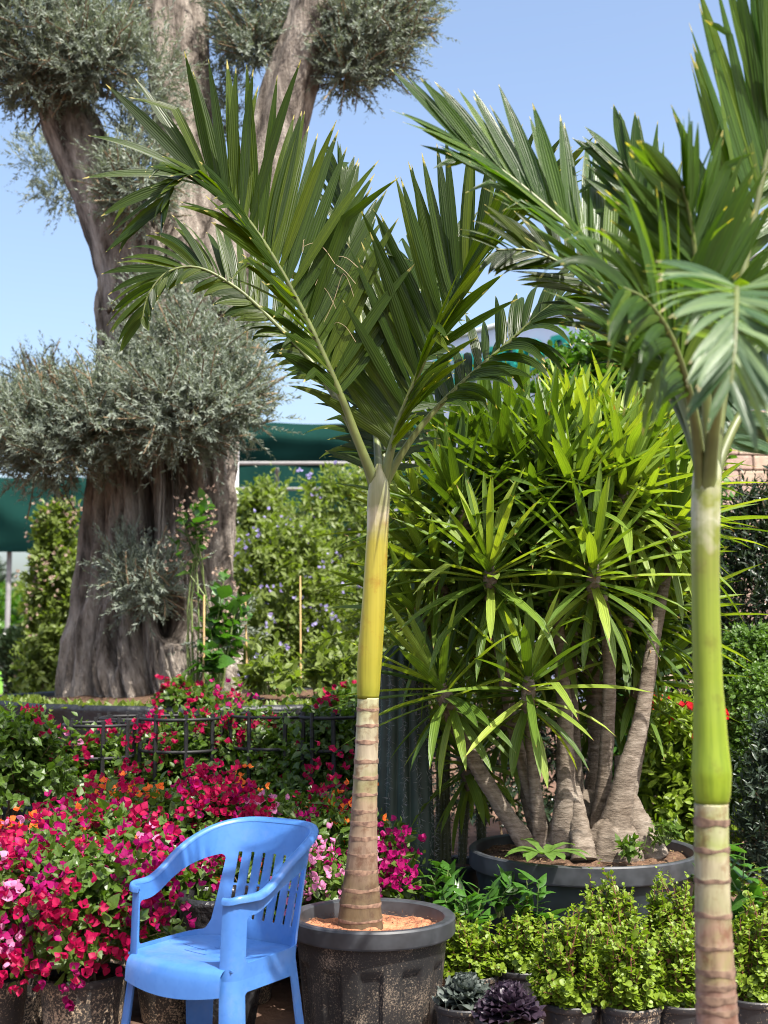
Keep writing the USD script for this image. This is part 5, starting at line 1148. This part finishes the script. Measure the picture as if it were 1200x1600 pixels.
for _ in range(2):
    q = np.empty((2 * len(cl) - 2, 2)); q[0::2] = 0.75 * cl[:-1] + 0.25 * cl[1:]; q[1::2] = 0.25 * cl[:-1] + 0.75 * cl[1:]
    cl = np.vstack([cl[:1], q, cl[-1:]])
SL = np.concatenate([[0], np.cumsum(np.linalg.norm(np.diff(cl, axis=0), axis=1))]); ST = SL[-1]
def plan(s):
    x = np.interp(s, SL, cl[:, 0]); y = np.interp(s, SL, cl[:, 1])
    e = 0.006
    dx = np.interp(s + e, SL, cl[:, 0]) - np.interp(s - e, SL, cl[:, 0]); dy = np.interp(s + e, SL, cl[:, 1]) - np.interp(s - e, SL, cl[:, 1])
    l = np.hypot(dx, dy)
    return x, y, -dy / l * -1 * -1, dx / l
sst = lambda x: np.clip(x, 0, 1) ** 2 * (3 - 2 * np.clip(x, 0, 1))
ZS = 0.458
def topz(s):
    y = np.interp(s, SL, cl[:, 1])
    return 0.66 + 0.145 * sst((y + 0.13) / 0.30) - 0.012 * sst((-0.19 - y) / 0.04)
def shell(s, z, off=0.0):
    x, y, nx, ny = plan(s)
    w = sst((y + 0.02) / 0.2)
    up = np.clip(z - ZS, 0, None); dn = np.clip(ZS - 0.02 - z, 0, None)
    fl = 0.10 * up * (1 - 0.3 * w)
    px_ = x * (1 + fl * 0.6) + np.sign(x) * 0.085 * dn * np.clip(np.abs(x) / 0.1, 0, 1)
    py_ = y + w * (0.30 * up + 0.16 * dn) - sst((-0.1 - y) / 0.12) * 0.10 * dn + sst((-0.1 - y) / 0.12) * 0.05 * up
    return np.stack([px_ + nx * off, py_ + ny * off, z + 0 * s], -1)
def nrm_out():
    x, y, nx, ny = plan(np.array([ST / 2])); return ny[0] > 0
OUTS = 1.0 if nrm_out() else -1.0
# developed pattern of the moulding: (s, z)
sg = np.linspace(0, ST, 200)
def yofs(s): return np.interp(s, SL, cl[:, 1])
post = 0.082
outer = Polygon(list(zip(sg, topz(sg))) + [(ST, 0.0), (0, 0.0)])
s_back0 = SL[np.argmin(np.abs(cl[:len(cl) // 2, 1] - 0.128))]
hole = []
def rounded(poly, r): return poly.buffer(-r).buffer(r).buffer(r).buffer(-r)
bandh = lambda s: 0.052 + 0.045 * sst((yofs(s) + 0.05) / 0.22)
q = np.linspace(post, s_back0, 40)
up_edge = [(s, topz(np.array([s]))[0] - bandh(s)) for s in q]
sideL = rounded(Polygon([(post, ZS + 0.022)] + up_edge + [(s_back0 - 0.004, 0.65), (s_back0 - 0.009, 0.58), (s_back0 - 0.016, ZS + 0.05), (s_back0 - 0.03, ZS + 0.023)]), 0.016)
sideR = shapely.affinity.scale(sideL, -1, 1, origin=(ST / 2, 0)) if hasattr(shapely, 'affinity') else None
from shapely import affinity
sideR = affinity.scale(sideL, -1, 1, origin=(ST / 2, 0))
slots = []
for k in range(7):
    x = ST / 2 + (k - 3) * 0.041
    for z0, z1 in ((0.515, 0.605), (0.617, 0.705)):
        wd2 = 0.0028
        slots.append(affinity.translate(sbox(x - wd2 + 0.006 * (z1 < 0.61) * 0, z0, x + wd2, z1).buffer(0.0035), 0, 0))
# underside arches between the legs
yl = ZS - 0.055
def leg_poly(s0, s1, b0, b1): return Polygon([(s0, yl + 0.03), (s1, yl + 0.03), (b1, -0.01), (b0, -0.01)])
sr0 = SL[np.argmin(np.abs(cl[:len(cl) // 2, 1] - 0.098))]
legs = [leg_poly(-0.01, post - 0.002, -0.01, 0.076), leg_poly(sr0 - 0.05, sr0 + 0.045, sr0 - 0.028, sr0 + 0.028)]
legs += [affinity.scale(l, -1, 1, origin=(ST / 2, 0)) for l in legs]
under = sbox(0, 0, ST, yl)
under = rounded(under.difference(unary_union(legs)), 0.012)
pat = outer.difference(unary_union([sideL, sideR] + slots)).difference(under)
THK = 0.0055
def thick(poly, ds=0.016, dz=0.03):
    x0, y0, x1, y1 = poly.bounds
    vs, fs, idx = [], [], {}
    def vid(p):
        k = (round(p[0], 5), round(p[1], 5))
        if k not in idx: idx[k] = len(vs); vs.append(k)
        return idx[k]
    for a in np.arange(math.floor(x0 / ds) * ds, x1, ds):
        col = poly.intersection(sbox(a, y0 - 1, a + ds, y1 + 1))
        if col.is_empty: continue
        for b in np.arange(math.floor(y0 / dz) * dz, y1, dz):
            c = col.intersection(sbox(a, b, a + ds, b + dz))
            for g in getattr(c, 'geoms', [c]):
                if g.geom_type != 'Polygon' or g.area < 1e-8: continue
                tv, tf = trimesh.creation.triangulate_polygon(g, engine='earcut')
                ids = [vid(p) for p in tv]
                for t in tf:
                    t = [ids[i] for i in t]
                    if len(set(t)) == 3: fs.append(t)
    V2 = np.array(vs); Fa = np.array(fs)
    A = V2[Fa[:, 1]] - V2[Fa[:, 0]]; B = V2[Fa[:, 2]] - V2[Fa[:, 0]]
    cr_ = A[:, 0] * B[:, 1] - A[:, 1] * B[:, 0]
    Fa[cr_ < 0] = Fa[cr_ < 0][:, ::-1]
    return V2, Fa
def shell_mesh(poly):
    V2, Fa = thick(poly)
    s, z = V2[:, 0], V2[:, 1]
    o = shell(s, z, OUTS * THK / 2); i = shell(s, z, -OUTS * THK / 2)
    n = len(V2)
    from collections import Counter
    e = Counter()
    for t in Fa:
        for a, b in ((t[0], t[1]), (t[1], t[2]), (t[2], t[0])): e[(a, b)] += 1
    bd = [(a, b) for (a, b) in e if (b, a) not in e]
    F2 = [Fa, Fa[:, ::-1] + n] + [np.array([[b, a, a + n], [b, a + n, b + n]]) for a, b in bd]
    return C2W(np.vstack([o, i])), np.vstack(F2)
def piece(name, region, **kw):
    g = pat.intersection(region)
    chair.part(name, shell_mesh(g), BLUE, smooth=30, **kw)
zl = yl - 0.0
sb = s_back0 - 0.03
piece('backrest', sbox(sb, ZS - 0.02, ST - sb, 1))
piece('armrest', sbox(-1, ZS - 0.02, sb, 1)); piece('armrest', sbox(ST - sb, ZS - 0.02, ST + 1, 1))
for l0, l1 in ((-1, post + 0.02), (ST - post - 0.02, ST + 1)): piece('front_leg', sbox(l0, -1, l1, ZS - 0.02))
for l0, l1 in ((post + 0.02, ST * 0.40), (ST * 0.60, ST - post - 0.02)): piece('rear_leg', sbox(l0, -1, l1, ZS - 0.02))
piece('rear_skirt', sbox(ST * 0.40, -1, ST * 0.60, ZS - 0.02))
# rolled lip along the top edge
lipp = np.array([(-0.004, -0.004), (-0.003, 0.004), (0.004, 0.009), (0.012, 0.009), (0.019, 0.006), (0.023, -0.001), (0.023, -0.010), (0.020, -0.010), (0.018, -0.003), (0.011, 0.002), (0.004, 0.0)])
def lip(s0, s1, n=90):
    s = np.linspace(s0, s1, n)
    tz_ = topz(s)
    tapr = np.clip(np.minimum(s, ST - s) / 0.12, 0.1, 1)
    rows = [shell(s, tz_ - 0.0 + b, OUTS * 0) + np.stack([plan(s)[2] * OUTS * a * (0.35 + 0.65 * tapr), plan(s)[3] * OUTS * a * (0.35 + 0.65 * tapr), 0 * s], -1) for a, b in np.vstack([lipp, lipp[:1]])]
    X = np.stack(rows, 1)
    v, f = grid(X)
    m = len(lipp) + 1
    caps = [(0, k, k + 1) for k in range(1, m - 2)] + [((n - 1) * m, (n - 1) * m + k + 1, (n - 1) * m + k) for k in range(1, m - 2)]
    return C2W(v), np.vstack([f, np.array(caps)])
lm = lip(0.0, ST, 220)
chair.part('rolled_edge', lm, BLUE, smooth=50)
# seat: dished panel with a front apron, five drain slots
def xin(y):
    half = cl[:len(cl) // 2]
    return np.interp(y, half[3:, 1], -half[3:, 0]) - 0.003
def seat_surf(u, y):
    hw_ = xin(np.clip(y, YF + 0.02, YB - 0.012))
    x = u * hw_
    z = ZS + 0.012 - 0.016 * (1 - u ** 2) * sst((y - YF) / 0.15) * sst((YB - y) / 0.1) - 0.012 * sst((y - 0.0) / 0.2)
    return np.stack([x, y + 0 * u, z], -1)
seat2 = Polygon([(-1, YF - 0.0), (1, YF - 0.0), (1, YB - 0.014), (-1, YB - 0.014)])
cuts = []
for k, (yy, x0, x1) in enumerate([(-0.06, -0.55, -0.12), (-0.06, 0.12, 0.55), (-0.02, -0.75, -0.28), (-0.02, 0.28, 0.75), (0.02, -0.3, 0.3)]):
    cuts.append(sbox(x0, yy - 0.0025, x1, yy + 0.0025))
seat2 = seat2.difference(unary_union(cuts))
V2, Fa = thick(seat2, 0.1, 0.022)
top = seat_surf(V2[:, 0], V2[:, 1]); bot = top - np.array([0, 0, 0.006]); n = len(V2)
e = {}
for t in Fa:
    for a_, b_ in ((t[0], t[1]), (t[1], t[2]), (t[2], t[0])): e[(a_, b_)] = 1
bd = [(a_, b_) for (a_, b_) in e if (b_, a_) not in e]
sv, sf = np.vstack([top, bot]), np.vstack([Fa, Fa[:, ::-1] + n] + [np.array([[b_, a_, a_ + n], [b_, a_ + n, b_ + n]]) for a_, b_ in bd])
sp_ = chair.part('seat', (C2W(sv), sf), BLUE, smooth=30)
# apron: rolls over the front edge
un = np.linspace(-1, 1, 41)
rows = []
bow = 0.022 * (1 - un ** 2)
for k, (dy, dz) in enumerate([(0.03, 0.0005), (0.012, 0.001), (0.0, 0.0), (-0.014, -0.004), (-0.024, -0.014), (-0.029, -0.03), (-0.031, -0.05), (-0.032, -0.07), (-0.028, -0.071), (-0.026, -0.05), (-0.02, -0.02)]):
    dzz = dz * (1 + 0.25 * (1 - un ** 2)) if dz < -0.02 else dz + 0 * un
    p = seat_surf(un, np.full(41, YF))
    rows.append(np.stack([p[:, 0] * (0.90), YF + dy - bow * (dy < 0.02), p[:, 2] + dzz], -1))
v, f = grid(np.array(rows))
chair.part('apron', (C2W(v), f[:, ::-1]), BLUE, parent=sp_, smooth=50)
